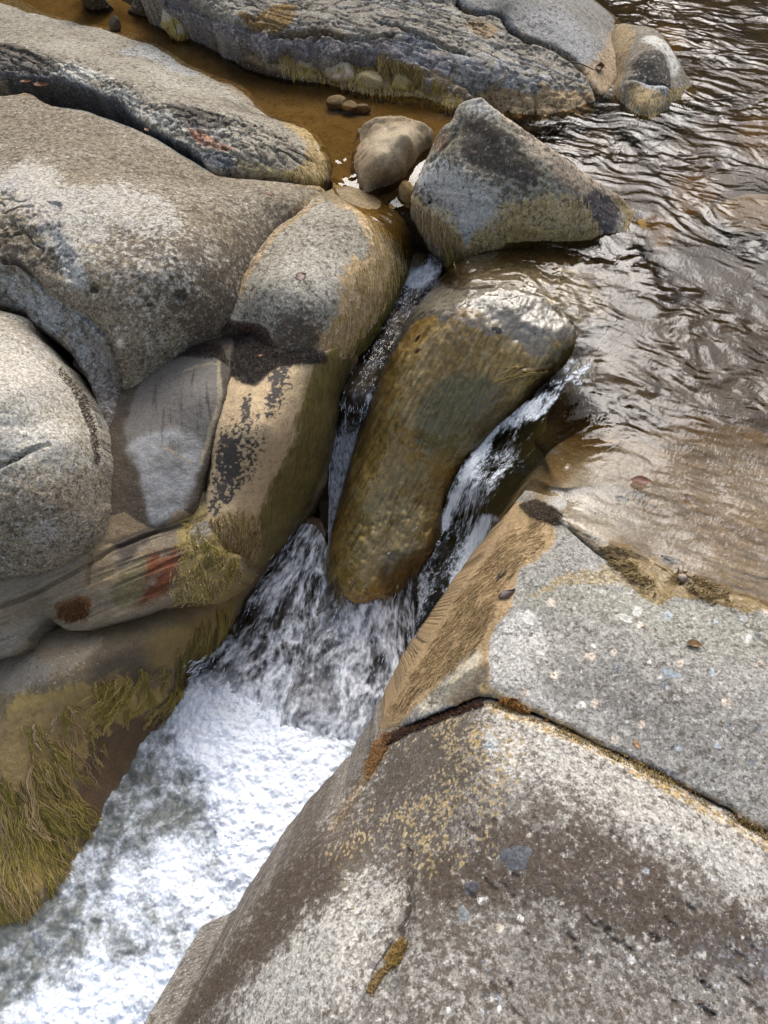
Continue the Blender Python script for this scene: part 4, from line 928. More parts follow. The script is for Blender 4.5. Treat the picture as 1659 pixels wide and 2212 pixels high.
def paint_point(s):
    c = gneiss(s, 131, (.25, .23, .175), (.42, .41, .35), damt=.5)
    st = streak(s, (1, .35), 6, 45, 3, 3)
    c = lerp(c, vary(s, (.44, .355, .26), .15, 30), .95 * area(s, [(1066, 225), (1110, 250), (1260, 362), (1345, 425), (1365, 470), (1300, 450), (1230, 400), (1150, 330), (1095, 262)], 10, 12, 14, 3))
    c = lerp(c, (.055, .05, .045), .88 * flakes(s, area(s, [(1000, 262), (1060, 262), (1110, 300), (1160, 370), (1160, 400), (1110, 390), (1050, 360), (1000, 330)], 10, 18, 14, 3) * .9 + .2 * st, 30, .8, 6))
    c = lerp(c, (.46, .49, .48), .9 * sm(area(s, [(905, 370), (960, 345), (1010, 380), (1060, 430), (1060, 480), (1010, 500), (960, 450), (905, 410)], 22, 26, 12, 4) + .55 * st + .35 * fbm(s.P, 30, 3, 133), .42, .62))
    crust(s, [(940, 300), (1060, 250), (1170, 380), (1150, 430), (1020, 420), (930, 380)], .25, 40, 30, 10, 4)
    bare(s, [(900, 360), (990, 350), (1080, 440), (1060, 490), (960, 470)], .45, 30, 30, 10, 4)
    c = lerp(c, (.38, .415, .42), .85 * area(s, [(960, 500), (1000, 490), (1050, 520), (1050, 552), (1000, 545), (965, 525)], 10, 12))
    c = lerp(c, (.045, .042, .042), .85 * sm(st + 1.0 * area(s, [(900, 400), (1000, 380), (1080, 440), (1060, 480), (960, 470), (900, 450)], 14, 14), .95, 1.2) + .7 * flakes(s, area(s, [(895, 400), (960, 420), (990, 470), (960, 500), (910, 460)], 10, 12), 40, .8, 3))
    c = lerp(c, (.20, .155, .11), .6 * area(s, [(1200, 345), (1255, 380), (1280, 420), (1250, 430), (1200, 395)], 12, 12))
    c = lerp(c, vary(s, (.07, .06, .065), .25, 40), .95 * area(s, [(1285, 412), (1320, 425), (1342, 440), (1330, 490), (1290, 520), (1262, 490), (1256, 440)], 8, 8, 14, 3))
    c = lerp(c, vary(s, (.50, .39, .20), .3, 40, 4), .9 * frays(s, area(s, [(1060, 460), (1130, 430), (1240, 420), (1290, 480), (1280, 530), (1120, 540), (1060, 560), (960, 530), (890, 460), (890, 420), (960, 460), (1010, 520)], 16, 16, 12, 6), (.1, 1), 16, 90, 1.1, 5))
    c = lerp(c, vary(s, (.36, .27, .09), .3, 40, 4), .7 * area(s, [(1030, 500), (1100, 490), (1260, 510), (1280, 535), (1120, 545), (1040, 565)], 14, 14))
    c = lerp(c, vary(s, (.30, .22, .09), .3, 40, 4), .85 * area(s, [(1340, 420), (1372, 455), (1380, 515), (1345, 520), (1350, 470), (1325, 430)], 8, 8))
    c = lerp(c, (.34, .20, .11), .6 * area(s, [(935, 290), (965, 285), (965, 320), (935, 325)], 8, 10))
    c = lerp(c, (.47, .46, .43), .7 * area(s, [(1020, 212), (1050, 222), (1075, 250), (1040, 245), (1010, 240)], 8, 8))
    return pack(s, c, .02, .7)
def sculpt_point(s):
    return -.016 * band(s, [(935, 345), (975, 300), (1000, 255)], 10, 5, 16, 3, .9) - .02 * area(s, [(985, 275), (1035, 270), (1080, 320), (1060, 370), (1000, 350)], 16, 14) - .008 * np.maximum(streak(s, (1, .35), 5, 30, 3, 3), 0)
rock('pointed_boulder', 'big pointed angular boulder with pale tan ridge and dark face beside the river', 'boulder',
     [(1017, 211, .36), (1035, 206, .385), (1063, 222, .38), (1098, 249, .36), (1151, 286, .315), (1204, 323, .27), (1257, 365, .2), (1310, 397, .13), (1345, 423, .08), (1372, 460, .01), (1382, 512, -.05), (1372, 540, -.05), (1278, 532, -.04), (1204, 540, -.04), (1120, 545, -.05), (1067, 560, -.08),
      (1030, 563, -.09), (993, 552, -.08), (961, 534, -.06), (929, 503, -.02), (903, 466, .02), (888, 434, .06), (896, 402, .1), (917, 349, .16), (932, 317, .2), (949, 280, .26), (976, 254, .3), (992, 222, .34)],
     [(1080, 290, .33), (1160, 350, .26), (1250, 410, .17), (1050, 420, .17), (950, 400, .15), (1150, 470, .1), (1000, 500, .03), (950, 330, .23), (1000, 290, .3), (1240, 480, .07), (1310, 450, .07), (1204, 524, -.005), (1278, 518, -.005), (1120, 528, -.01), (1365, 505, -.01)],
     h=.0042, rnd=.022, skirt=.25, bumps=((.008, 7, 3), (.004, 26, 3), (.002, 60, 2)), mat=ROCK, paint=paint_point, sculpt=sculpt_point, seed=30, lam=5e-5)

def paint_centre(s):
    d = (-.55, 1)
    c = gneiss(s, 141, (.26, .23, .17), (.42, .39, .31), damt=.35)
    och = area(s, [(960, 690), (1000, 660), (1060, 690), (1120, 740), (1190, 740), (1240, 730), (1220, 790), (1130, 880), (1010, 1000), (930, 1230), (870, 1330), (700, 1340), (690, 1250), (740, 1060), (790, 890), (850, 760), (920, 680)], 22, 26, 9, 4)
    st = streak(s, d, 7, 85, 4, 3); st2 = streak(s, d, 12, 200, 3, 6)
    oc = lerp(vary(s, (.54, .335, .085), .3, 14, 3), (.68, .52, .24), sm(st, .0, .35))
    oc = lerp(oc, (.14, .085, .02), .75 * sm(-st + .4 * st2, .12, .42))
    bl = fbm(s.P, 16, 4, 147, .6)
    oc = lerp(oc, (.62, .50, .26), .55 * sm(bl, .08, .4)); oc = lerp(oc, (.16, .12, .035), .65 * sm(-bl, .1, .42)); oc = lerp(oc, (.46, .26, .06), .5 * sm(fbm(s.P, 7, 3, 150), .0, .35))
    oc = oc * (1 + .5 * fbm(s.P, 70, 3, 151))[:, None]
    c = lerp(c, oc, .96 * sm(och + .4 * st + .35 * bl, .3, .62))
    c = lerp(c, lerp(vary(s, (.18, .165, .06), .35, 30), (.33, .29, .14), sm(st2, .0, .3)), .85 * area(s, [(930, 830), (1010, 800), (1060, 830), (1090, 890), (1010, 980), (960, 1000), (905, 960), (900, 900)], 14, 18, 12, 4))
    c = lerp(c, lerp((.54, .44, .21), (.36, .26, .08), sm(st, -.2, .2)), .8 * area(s, [(860, 1010), (960, 990), (930, 1130), (880, 1230), (760, 1220), (780, 1100)], 26, 26, 9, 6))
    c = lerp(c, (.11, .10, .022), .7 * sm(st, .1, .4) * area(s, [(760, 960), (900, 930), (900, 1080), (800, 1180), (710, 1220), (720, 1120)], 26, 20))
    c = lerp(c, (.04, .028, .014), .7 * area(s, [(830, 1200), (900, 1180), (940, 1190), (900, 1290), (860, 1300), (820, 1260)], 14, 18, 12, 3))
    c = lerp(c, (.05, .05, .016), .7 * area(s, [(1190, 760), (1235, 740), (1225, 790), (1130, 885), (1010, 1005), (960, 1160), (930, 1180), (985, 1010), (1090, 890)], 8, 8))
    c = lerp(c, vary(s, (.33, .23, .13), .3, 40), .7 * area(s, [(1010, 900), (1100, 800), (1140, 800), (1090, 880), (1030, 960)], 12, 12) * sm(st2, -.2, .2))
    c = lerp(c, (.30, .19, .07), .6 * sm(st2, .05, .3) * area(s, [(950, 690), (1060, 650), (1240, 690), (1220, 780), (1060, 740)], 20, 20))
    c = lerp(c, (.46, .42, .35), .6 * flakes(s, area(s, [(985, 690), (1020, 680), (1180, 690), (1190, 750), (1150, 770), (1100, 730), (1040, 720)], 14, 22, 12, 6), 26, .9, 5))
    c = lerp(c, vary(s, (.085, .066, .035), .4, 14), .95 * band(s, [(960, 590), (1060, 545), (1200, 535), (1310, 585), (1345, 690), (1280, 780)], 75, 30, 9, 12, .95))
    wet = np.clip(.78 + .3 * st, .3, 1)
    plain(s, sm(och, .2, .6))
    return pack(s, c, wet, .55)
def sculpt_centre(s):
    d = (-.55, 1)
    return .0014 * streak(s, d, 8, 90, 3, 3) + .006 * fbm(s.P, 13, 3, 148) + .0025 * fbm(s.P, 40, 3, 149) + .004 * band(s, [(1110, 803), (1160, 800), (1190, 790)], 6, 4) + .03 * area(s, [(790, 1150), (900, 1110), (930, 1180), (860, 1280), (760, 1290)], 40, 20)
rock('centre_rock', 'wet golden algae-streaked rock between the two chutes', 'boulder',
     [(945, 612, -.13), (975, 578, -.07), (1060, 540, -.04), (1200, 532, -.035), (1310, 580, -.035), (1345, 700, -.055), (1270, 780, -.1), (1150, 888, -.26), (1035, 1005, -.44), (955, 1210, -.7), (890, 1340, -.86), (800, 1360, -.9), (700, 1360, -.9), (698, 1250, -.79), (738, 1060, -.57), (784, 900, -.4), (842, 760, -.25), (900, 660, -.17)],
     [(1000, 630, -.025), (1060, 600, -.014), (1200, 580, -.02), (1280, 640, -.025), (1100, 640, .008), (1180, 640, -.002), (1225, 690, -.014), (1245, 740, -.04), (1100, 740, -.04), (1000, 800, -.13), (900, 1000, -.38), (850, 1150, -.55), (1000, 900, -.23), (810, 890, -.31), (860, 760, -.175), (925, 665, -.085), (1135, 858, -.16), (1018, 975, -.34), (930, 1190, -.6), (870, 1300, -.74), (716, 1310, -.77), (712, 1240, -.7), (756, 1060, -.5)],
     h=.0034, rnd=.02, skirt=.4, bumps=((.012, 5, 3), (.003, 26, 2)), mat=rock_material('wet algae rock', .7, 1.1, .8), paint=paint_centre, sculpt=sculpt_centre, seed=32)

# ------------------------------------------------------------------ right bank
def paint_shelf(s):
    c = gneiss(s, 151, (.265, .255, .228), (.49, .47, .43), damt=.5, lamt=.6, dth=.06)
    c = lerp(c, (.135, .125, .115), .6 * area(s, [(1180, 1480), (1260, 1420), (1450, 1460), (1660, 1530), (1660, 1640), (1500, 1620), (1300, 1560)], 40, 34, 7, 4) * sm(fbm(s.P, 30, 3, 155), -.4, .1))
    bare(s, [(1050, 1400), (1100, 1320), (1170, 1330), (1200, 1420), (1180, 1470), (1300, 1560), (1400, 1640), (1300, 1600), (1140, 1520), (1060, 1480)], .34, 50, 50)
    crust(s, [(1200, 1460), (1300, 1400), (1500, 1440), (1660, 1500), (1660, 1660), (1500, 1650), (1330, 1570)], .24, 80, 70, 6, 4)
    c = lerp(c, WHITE, .3 * flakes(s, area(s, [(1060, 1390), (1110, 1330), (1160, 1330), (1180, 1400), (1150, 1450), (1240, 1560), (1140, 1510), (1060, 1470)], 20, 26, 9, 5), 22, .9, 3))
    c = lerp(c, (.26, .255, .205), .6 * area(s, [(1130, 1270), (1300, 1260), (1500, 1300), (1660, 1350), (1660, 1420), (1500, 1400), (1300, 1330), (1150, 1320)], 24, 24, 9, 6))
    for k in range(46):
        r = random.Random(900 + k); x, y = r.uniform(1080, 1650), r.uniform(1270, 1740)
        c = lerp(c, [WHITE, (.62, .52, .42), (.16, .18, .2), (.36, .40, .43)][k % 4], .85 * spot(s, x, y, r.uniform(4, 11), 5, k))
    # under the water film: pinkish stone
    sub = area(s, [(1180, 1000), (1300, 920), (2040, 880), (2040, 1320), (1500, 1285), (1400, 1240), (1300, 1170), (1170, 1120)], 14, 12)
    c = lerp(c, gneiss(s, 157, (.27, .225, .17), (.40, .345, .28), damt=.3), .85 * sub)
    c = lerp(c, (.42, .41, .38), .7 * area(s, [(1200, 1040), (1290, 1010), (1340, 1060), (1400, 1150), (1300, 1160), (1200, 1110)], 18, 20, 10, 5))
    c = lerp(c, vary(s, (.20, .135, .06), .4, 30, 5), .75 * area(s, [(1120, 1130), (1190, 1000), (1260, 930), (1400, 870), (1560, 830), (2040, 800), (2040, 930), (1500, 920), (1330, 940), (1230, 1020), (1160, 1110)], 16, 22, 9, 7))
    c = lerp(c, vary(s, (.20, .13, .06), .4, 30, 6), .4 * flakes(s, area(s, [(1400, 930), (1660, 930), (1660, 1200), (1500, 1150)], 30, 30), 9, 1.0, 9))
    c = lerp(c, vary(s, (.105, .08, .042), .4, 12), .92 * area(s, [(1150, 1000), (1250, 880), (1400, 800), (1560, 760), (2060, 720), (2060, 920), (1560, 930), (1400, 960), (1280, 1000)], 75, 50, 7, 5))
    for dd, sd_ in (((-1, -.42), 3), ((-1, -.25), 8)):
        cm = streak(s, dd, 16, 75, 2, sd_ + 20)  # brown dashes painted where ripples would break the sky's reflection
        c = lerp(c, (.20, .135, .06), .6 * sm(cm, .16, .30) * sub * area(s, [(1250, 930), (1500, 850), (2040, 830), (2040, 1300), (1560, 1290), (1420, 1180), (1340, 1010)], 60, 40))
    # tan algae along the rim
    rim = area(s, [(1090, 1090), (1170, 1100), (1200, 1180), (1120, 1230), (1110, 1290), (1060, 1360), (1050, 1500), (1000, 1530), (960, 1500), (1000, 1420), (920, 1510), (800, 1610), (780, 1590), (850, 1430), (930, 1310), (1010, 1180)], 12, 16, 14, 3)
    st = streak(s, (-.5, 1), 14, 90, 3, 4)
    c = lerp(c, lerp(vary(s, (.34, .235, .12), .3, 40, 4), (.20, .13, .06), sm(st, .05, .4)), .93 * sm(rim + .3 * st, .3, .6))
    c = lerp(c, (.55, .50, .38), .85 * area(s, [(905, 1530), (960, 1470), (1030, 1410), (1040, 1440), (980, 1500), (930, 1535)], 8, 10, 16, 4))
    c = lerp(c, (.10, .095, .08), .7 * flakes(s, area(s, [(920, 1500), (1000, 1460), (1050, 1440), (1040, 1490), (960, 1520)], 8, 12), 50, .9, 4))
    # debris line at the water's edge
    deb = area(s, [(1300, 1170), (1400, 1200), (1500, 1240), (1660, 1300), (1660, 1325), (1560, 1310), (1480, 1290), (1420, 1300), (1380, 1280), (1330, 1215)], 10, 18, 14, 4)
    c = lerp(c, vary(s, (.22, .155, .065), .45, 40, 4), .92 * sm(deb + .5 * fbm(s.P, 26, 3, 8), .3, .6))
    c = lerp(c, vary(s, (.30, .23, .12), .3, 50), .75 * frays(s, area(s, [(1120, 1290), (1300, 1220), (1400, 1260), (1420, 1300), (1340, 1260), (1200, 1270)], 12, 16), (1, .3), 14, 80, 1.0, 6))
    c = lerp(c, vary(s, (.06, .045, .03), .5, 80), .9 * area(s, [(1125, 1090), (1160, 1080), (1215, 1110), (1205, 1135), (1150, 1115)], 6, 10, 25, 4))
    # tan flakes and dirt by the crack
    c = lerp(c, vary(s, (.36, .26, .12), .3, 60), .8 * flakes(s, band(s, [(1050, 1490), (1130, 1530), (1220, 1570), (1330, 1630), (1500, 1715), (1660, 1800)], 16, 10), 50, .9, 5) * .8)
    wet = np.clip(sub * .3 + .35 * deb + .2 * rim, 0, 1)
    plain(s, np.clip(sm(rim, .2, .6) + .8 * sub + sm(deb, .2, .6), 0, 1))
    return pack(s, c, wet, 1.0 - .45 * np.maximum(rim, sub))
def sculpt_shelf(s):
    deb = area(s, [(1300, 1175), (1400, 1215), (1500, 1250), (1660, 1305), (1660, 1325), (1480, 1290), (1420, 1300), (1340, 1220)], 14, 14)
    return .010 * deb * (1 + fbm(s.P, 30, 3, 9)) + .008 * band(s, [(1150, 1100), (1220, 1130), (1300, 1165), (1400, 1205), (1450, 1240)], 8, 6, 30, 3) + .006 * spot(s, 1430, 1230, 30, 10) \
        + .003 * area(s, [(1090, 1130), (1170, 1100), (1110, 1290), (1050, 1500), (800, 1590), (960, 1320)], 12, 12) * fbm(s.P, 60, 3, 7)
rock('wet_shelf', 'broad pale speckled shelf half under thin water on the right bank', 'rock slab',
     [(818, 1590, -.25), (870, 1470, -.19), (915, 1395, -.16), (950, 1340, -.14), (995, 1270, -.12), (1040, 1200, -.11), (1085, 1130, -.1), (1120, 1080, -.1), (1155, 1025, -.1), (1190, 975, -.1), (1240, 940, -.1), (1300, 905, -.1), (1400, 855, -.1), (1550, 815, -.12), (2040, 780, -.12), (2040, 1840, .0), (1660, 1800, .02), (1580, 1753, .025), (1500, 1713, .03), (1400, 1658, .03), (1300, 1613, .03), (1200, 1563, .03), (1120, 1533, .025), (1050, 1508, .015), (980, 1530, -.04), (900, 1560, -.12)],
     [(1300, 1000, -.036), (1400, 1050, -.03), (1550, 1000, -.04), (1660, 1000, -.045), (1250, 1060, -.025), (1450, 1150, -.02), (1600, 1180, -.024), (1660, 1250, -.012), (1170, 1090, -.012), (1230, 1140, .002), (1300, 1165, .003), (1400, 1235, .004), (1500, 1280, .004), (1660, 1310, .003),
      (1200, 1250, .03), (1150, 1350, .03), (1080, 1420, .03), (1300, 1350, .05), (1500, 1400, .05), (1650, 1400, .04), (1500, 1600, .06), (1300, 1500, .05), (1150, 1470, .045), (1060, 1480, .03), (1000, 1420, -.03), (1050, 1300, -.0), (1100, 1200, .0), (1230, 1000, -.055), (1200, 1010, -.066), (1330, 940, -.06), (1500, 890, -.06)],
     h=.003, rnd=.018, skirt=.9, bumps=((.004, 6, 3), (.0016, 24, 3), (.0012, 70, 2)), mat=ROCK_COARSE, paint=paint_shelf, sculpt=sculpt_shelf, seed=34, jag=.003)

def paint_fore(s):
    c = gneiss(s, 161, (.205, .188, .165), (.39, .37, .34), dark=(.045, .035, .03), damt=.66, lamt=.6, dth=.04)
    bare(s, [(1060, 1540), (1150, 1570), (1300, 1640), (1480, 1730), (1660, 1830), (1660, 1990), (1560, 1900), (1420, 1800), (1250, 1720), (1120, 1680), (1050, 1610)], .42, 50, 50, 7, 3)
    bare(s, [(780, 1900), (850, 1880), (850, 1990), (800, 2080), (700, 2180), (600, 2212), (520, 2212), (600, 2090), (680, 1990)], .36, 40, 40, 7, 5)
    crust(s, [(860, 1600), (980, 1545), (1050, 1560), (1060, 1680), (1010, 1760), (960, 1860), (900, 1900), (840, 1890), (760, 1880), (690, 1860), (720, 1800), (780, 1720)], .36, 50, 60, 7, 4)
    crust(s, [(900, 1870), (1000, 1850), (1080, 1900), (1040, 2050), (1000, 2200), (860, 2212), (900, 2000)], .14, 60, 60, 6, 14)
    crust(s, [(1080, 1780), (1250, 1760), (1400, 1830), (1500, 1930), (1650, 1990), (1660, 2100), (1450, 2060), (1250, 2000), (1100, 1950), (1000, 2000), (930, 1900)], .13, 80, 80, 5, 8)
    crust(s, [(720, 1830), (800, 1800), (720, 1900), (600, 2040), (520, 2120), (430, 2212), (380, 2212), (470, 2090), (590, 1910), (680, 1800)], .5, 24, 24, 10, 4)
    c = lerp(c, (.17, .16, .155), .7 * area(s, [(800, 1760), (860, 1700), (960, 1690), (960, 1740), (880, 1790), (810, 1800)], 20, 20))
    c = lerp(c, vary(s, (.07, .052, .042), .5, 30, 6), .8 * flakes(s, area(s, [(1080, 1800), (1250, 1780), (1400, 1860), (1500, 1960), (1650, 2000), (1660, 2100), (1450, 2050), (1250, 1980), (1100, 1930), (1000, 1990), (930, 1900)], 50, 40, 6, 8), 26, 1.1, 8))
    c = lerp(c, vary(s, (.07, .052, .042), .5, 30, 6), .85 * area(s, [(720, 1830), (800, 1800), (720, 1900), (600, 2040), (520, 2120), (430, 2212), (380, 2212), (470, 2090), (590, 1910), (680, 1800)], 12, 14, 10, 4))
    c = lerp(c, (.15, .145, .15), .8 * area(s, [(1500, 2050), (1560, 2020), (1660, 2040), (1660, 2110), (1560, 2080)], 14, 14) )
    # tan lichen flakes
    tf = area(s, [(870, 1600), (960, 1540), (1060, 1530), (1050, 1620), (1000, 1700), (960, 1840), (880, 1880), (850, 1810), (760, 1870), (720, 1840), (800, 1760), (920, 1700), (960, 1620)], 45, 40, 9, 5)
    tfm = flakes(s, .52 * tf + .3 * fbm(s.P, 16, 2, 77) * tf, 110, 1.0, 11)
    tfm = np.maximum(tfm, flakes(s, .36 * area(s, [(1060, 1560), (1140, 1580), (1130, 1660), (1080, 1800), (980, 1900), (1000, 1700)], 30, 30), 110, 1.0, 12))
    c = lerp(c, vary(s, (.37, .275, .13), .3, 60), .9 * tfm); plain(s, tfm)
    c = lerp(c, vary(s, (.33, .22, .10), .35, 50), .9 * area(s, [(800, 1650), (830, 1590), (850, 1600), (790, 1700), (740, 1770), (710, 1800), (760, 1720)], 10, 12, 16, 4))
    # inclusions
    for x, y, r, col in ((1000, 1975, 15, (.17, .18, .18)), (1060, 1608, 18, (.26, .29, .31)), (1205, 1625, 10, (.12, .13, .15)), (1050, 2150, 14, (.10, .09, .085)), (860, 2125, 16, (.13, .12, .11)), (1260, 1610, 8, (.2, .2, .2)), (1040, 2075, 9, (.09, .1, .12))):
        c = lerp(c, vary(s, col, .15, 60), .95 * spot(s, x, y, r, r * .35, int(x)))
    for k in range(40):
        r = random.Random(300 + k); x, y = r.uniform(950, 1650), r.uniform(1750, 2200)
        c = lerp(c, [WHITE, (.60, .52, .42), (.06, .055, .055), (.36, .39, .42)][k % 4], .85 * spot(s, x, y, r.uniform(4, 10), 6, k))
    for k in range(36):   # dark pits
        r = random.Random(500 + k); x, y = r.uniform(1000, 1640), r.uniform(1720, 2200); l = r.uniform(8, 26)
        c = lerp(c, (.04, .03, .026), .85 * band(s, [(x, y), (x + l * .4, y + l * .5), (x + l, y + l * .8)], r.uniform(4, 9), 5, 40, k))
    crk = band(s, [(880, 1860), (886, 1920), (882, 1980), (868, 2030)], 8, 6, 20, 3)
    c = lerp(c, (.03, .024, .02), .9 * crk)
    c = lerp(c, vary(s, (.40, .28, .12), .3, 60), .8 * flakes(s, band(s, [(1060, 1530), (1220, 1590), (1400, 1680), (1600, 1790), (1700, 1850)], 12, 8), 50, .9, 5))
    return pack(s, c, .0, 1.0)
def sculpt_fore(s):
    g = -.016 * band(s, [(880, 1850), (886, 1920), (882, 1980), (862, 2040), (815, 2110), (780, 2190)], 14, 6, 14, 3, 1.0)
    for k in range(36):
        r = random.Random(500 + k); x, y = r.uniform(1000, 1640), r.uniform(1720, 2200); l = r.uniform(8, 26)
        g = g - .004 * band(s, [(x, y), (x + l * .4, y + l * .5), (x + l, y + l * .8)], r.uniform(4, 9), 5, 40, k)
    return g - .002 * sm(fbm(s.P, 40, 3, 165), .1, .5)
rock('foreground_slab', 'speckled grey foreground rock with dark lichen below the rusty crack', 'rock slab',
     [(1050, 1511, .0), (1120, 1535, .015), (1200, 1566, .02), (1300, 1616, .025), (1400, 1662, .025), (1500, 1716, .025), (1580, 1756, .02), (1660, 1804, .015), (2040, 1844, .0), (2040, 2300, .0), (380, 2300, -.33), (385, 2212, -.33), (445, 2110, -.31), (515, 2000, -.29), (575, 1920, -.28), (626, 1858, -.27), (680, 1795, -.27), (728, 1738, -.27), (763, 1682, -.26), (795, 1632, -.25), (815, 1585, -.22), (900, 1566, -.14), (980, 1538, -.06)],
     [(1000, 1600, .0), (950, 1700, -.03), (900, 1800, -.05), (1100, 1700, .06), (1300, 1800, .08), (1500, 1900, .07), (1100, 1900, .06), (1300, 2100, .06), (950, 2000, .02), (850, 1850, -.07), (780, 1950, -.08), (700, 2050, -.08), (800, 2150, -.02), (600, 2150, -.14), (1600, 2100, .05), (900, 2200, .03), (720, 1880, -.14), (620, 2000, -.18), (1250, 1640, .05), (1450, 1740, .055)],
     h=.0029, rnd=.018, skirt=1.0, bumps=((.006, 5, 3), (.002, 22, 3), (.0014, 70, 2)), mat=ROCK_COARSE, paint=paint_fore, sculpt=sculpt_fore, seed=36, jag=.003)

# rock under the falls
def paint_under(s):
    c = vary(s, (.16, .10, .055), .4, 14, 3)
    c = lerp(c, (.06, .042, .028), .8 * sm(fbm(s.P, 9, 3, 172), .0, .3))
    c = lerp(c, (.19, .125, .065), .7 * sm(fbm(s.P, 16, 3, 175), .15, .4))
    return pack(s, c, .8, .5)
rock('sunken_rock', 'wet brown rock step under the spreading falls', 'rock',
     [(600, 1130, -.74), (690, 1120, -.74), (730, 1180, -.78), (760, 1330, -.86), (900, 1330, -.86), (960, 1400, -.9), (860, 1620, -1.05), (700, 1640, -1.05), (500, 1570, -1.05), (380, 1540, -1.05), (430, 1410, -.97), (520, 1280, -.88)],
     [(650, 1250, -.79), (600, 1350, -.85), (700, 1380, -.86), (550, 1430, -.89), (680, 1480, -.9), (800, 1400, -.87)], h=.005, rnd=.02, skirt=.3, bumps=((.02, 7, 3), (.008, 22, 3)), mat=ROCK_FINE, paint=paint_under, seed=38)
def paint_slot(s):
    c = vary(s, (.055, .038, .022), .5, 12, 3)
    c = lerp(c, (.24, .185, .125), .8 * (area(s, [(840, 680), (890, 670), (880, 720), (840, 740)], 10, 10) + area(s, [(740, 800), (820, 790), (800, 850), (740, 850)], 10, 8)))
    c = lerp(c, (.016, .013, .01), .9 * area(s, [(850, 480), (960, 480), (960, 600), (850, 600)], 12, 6))  # near-black patch paints in the shade of the slot's cave
    return pack(s, c, .6, .5)
def slot_bed():
    rows = [[(850, 470, -.14), (900, 470, -.14), (960, 480, -.14)], [(840, 560, -.2), (895, 565, -.22), (990, 570, -.18)], [(800, 660, -.27), (865, 660, -.25), (950, 660, -.26)], [(745, 740, -.3), (810, 740, -.27), (890, 740, -.3)], [(715, 810, -.33), (780, 810, -.29), (850, 810, -.33)],
            [(700, 865, -.36), (765, 868, -.33), (830, 868, -.36)], [(690, 950, -.56), (750, 950, -.52), (820, 950, -.5)], [(690, 1060, -.7), (735, 1060, -.66), (790, 1050, -.6)], [(690, 1200, -.8), (715, 1200, -.78), (740, 1200, -.74)]]
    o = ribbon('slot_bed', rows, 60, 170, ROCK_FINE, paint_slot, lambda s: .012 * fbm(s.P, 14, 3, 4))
    tag(o, 'dark rock floor of the narrow slot', kind='structure')
slot_bed()
def chute_bed():
    rows = [[(1200, 700, -.24), (1320, 780, -.24), (1450, 900, -.24)], [(1170, 800, -.24), (1220, 870, -.19), (1330, 960, -.2)], [(1090, 890, -.32), (1150, 950, -.27), (1240, 1010, -.24)], [(980, 1010, -.48), (1050, 1070, -.44), (1160, 1110, -.4)],
            [(900, 1190, -.68), (980, 1220, -.66), (1090, 1220, -.6)], [(860, 1320, -.84), (930, 1360, -.82), (1030, 1360, -.76)], [(800, 1460, -.96), (860, 1500, -.95), (950, 1500, -.92)]]
    def pt(s):
        c = vary(s, (.13, .12, .045), .5, 10, 3)
        return pack(s, lerp(c, (.08, .085, .025), sm(s.v, .35, .6) * .8), .6, .4)
    o = ribbon('chute_bed', rows, 60, 150, ROCK_FINE, pt, lambda s: .012 * fbm(s.P, 9, 3, 14))
    tag(o, 'dark green rock floor of the main chute', kind='structure')
chute_bed()
# ------------------------------------------------------------------ water
def ripples(P, seed=0, d=(-.45, -.9), k=1.0, fine=1.0):
    """wind- and current-torn ripples; crests lie across the flow d"""
    d = np.array(d) / np.hypot(*d)
    wx, wy = fbm(P, 4, 2, seed + 1), fbm(P, 4, 2, seed + 2)
    x, y = P[:, 0] + .10 * wx, P[:, 1] + .10 * wy
    l = x * d[0] + y * d[1]; t = -x * d[1] + y * d[0]
    Q = np.c_[l, t, np.zeros(len(l))]
    a = fbm(Q * np.array([13, 7, 1]), 1, 2, seed + 3)
    b = fbm(Q * np.array([34, 17, 1]), 1, 2, seed + 4)
    c = fbm(Q * np.array([95, 48, 1]), 1, 1, seed + 5)
    big = fbm(P, 3, 2, seed + 6)
    g = sm(fbm(P, 2.6, 3, seed + 7), -.3, .3)
    e = fbm(Q * np.array([26, 5, 1]), 1, 2, seed + 8)
    return k * (.012 * big +   .0092 * a * (.4 + g) + .0030 * b * (.1 + 1.3 * g) + .0020 * e * (1.1 - g) + .0011 * fine * c * (.2 + 1.2 * g))

def flow_xy(P, d=(-.45, -.9)):
    d = np.array(d) / np.hypot(*d)
    return np.c_[-P[:, 0] * d[1] + P[:, 1] * d[0], P[:, 0] * d[0] + P[:, 1] * d[1], np.zeros(len(P))]

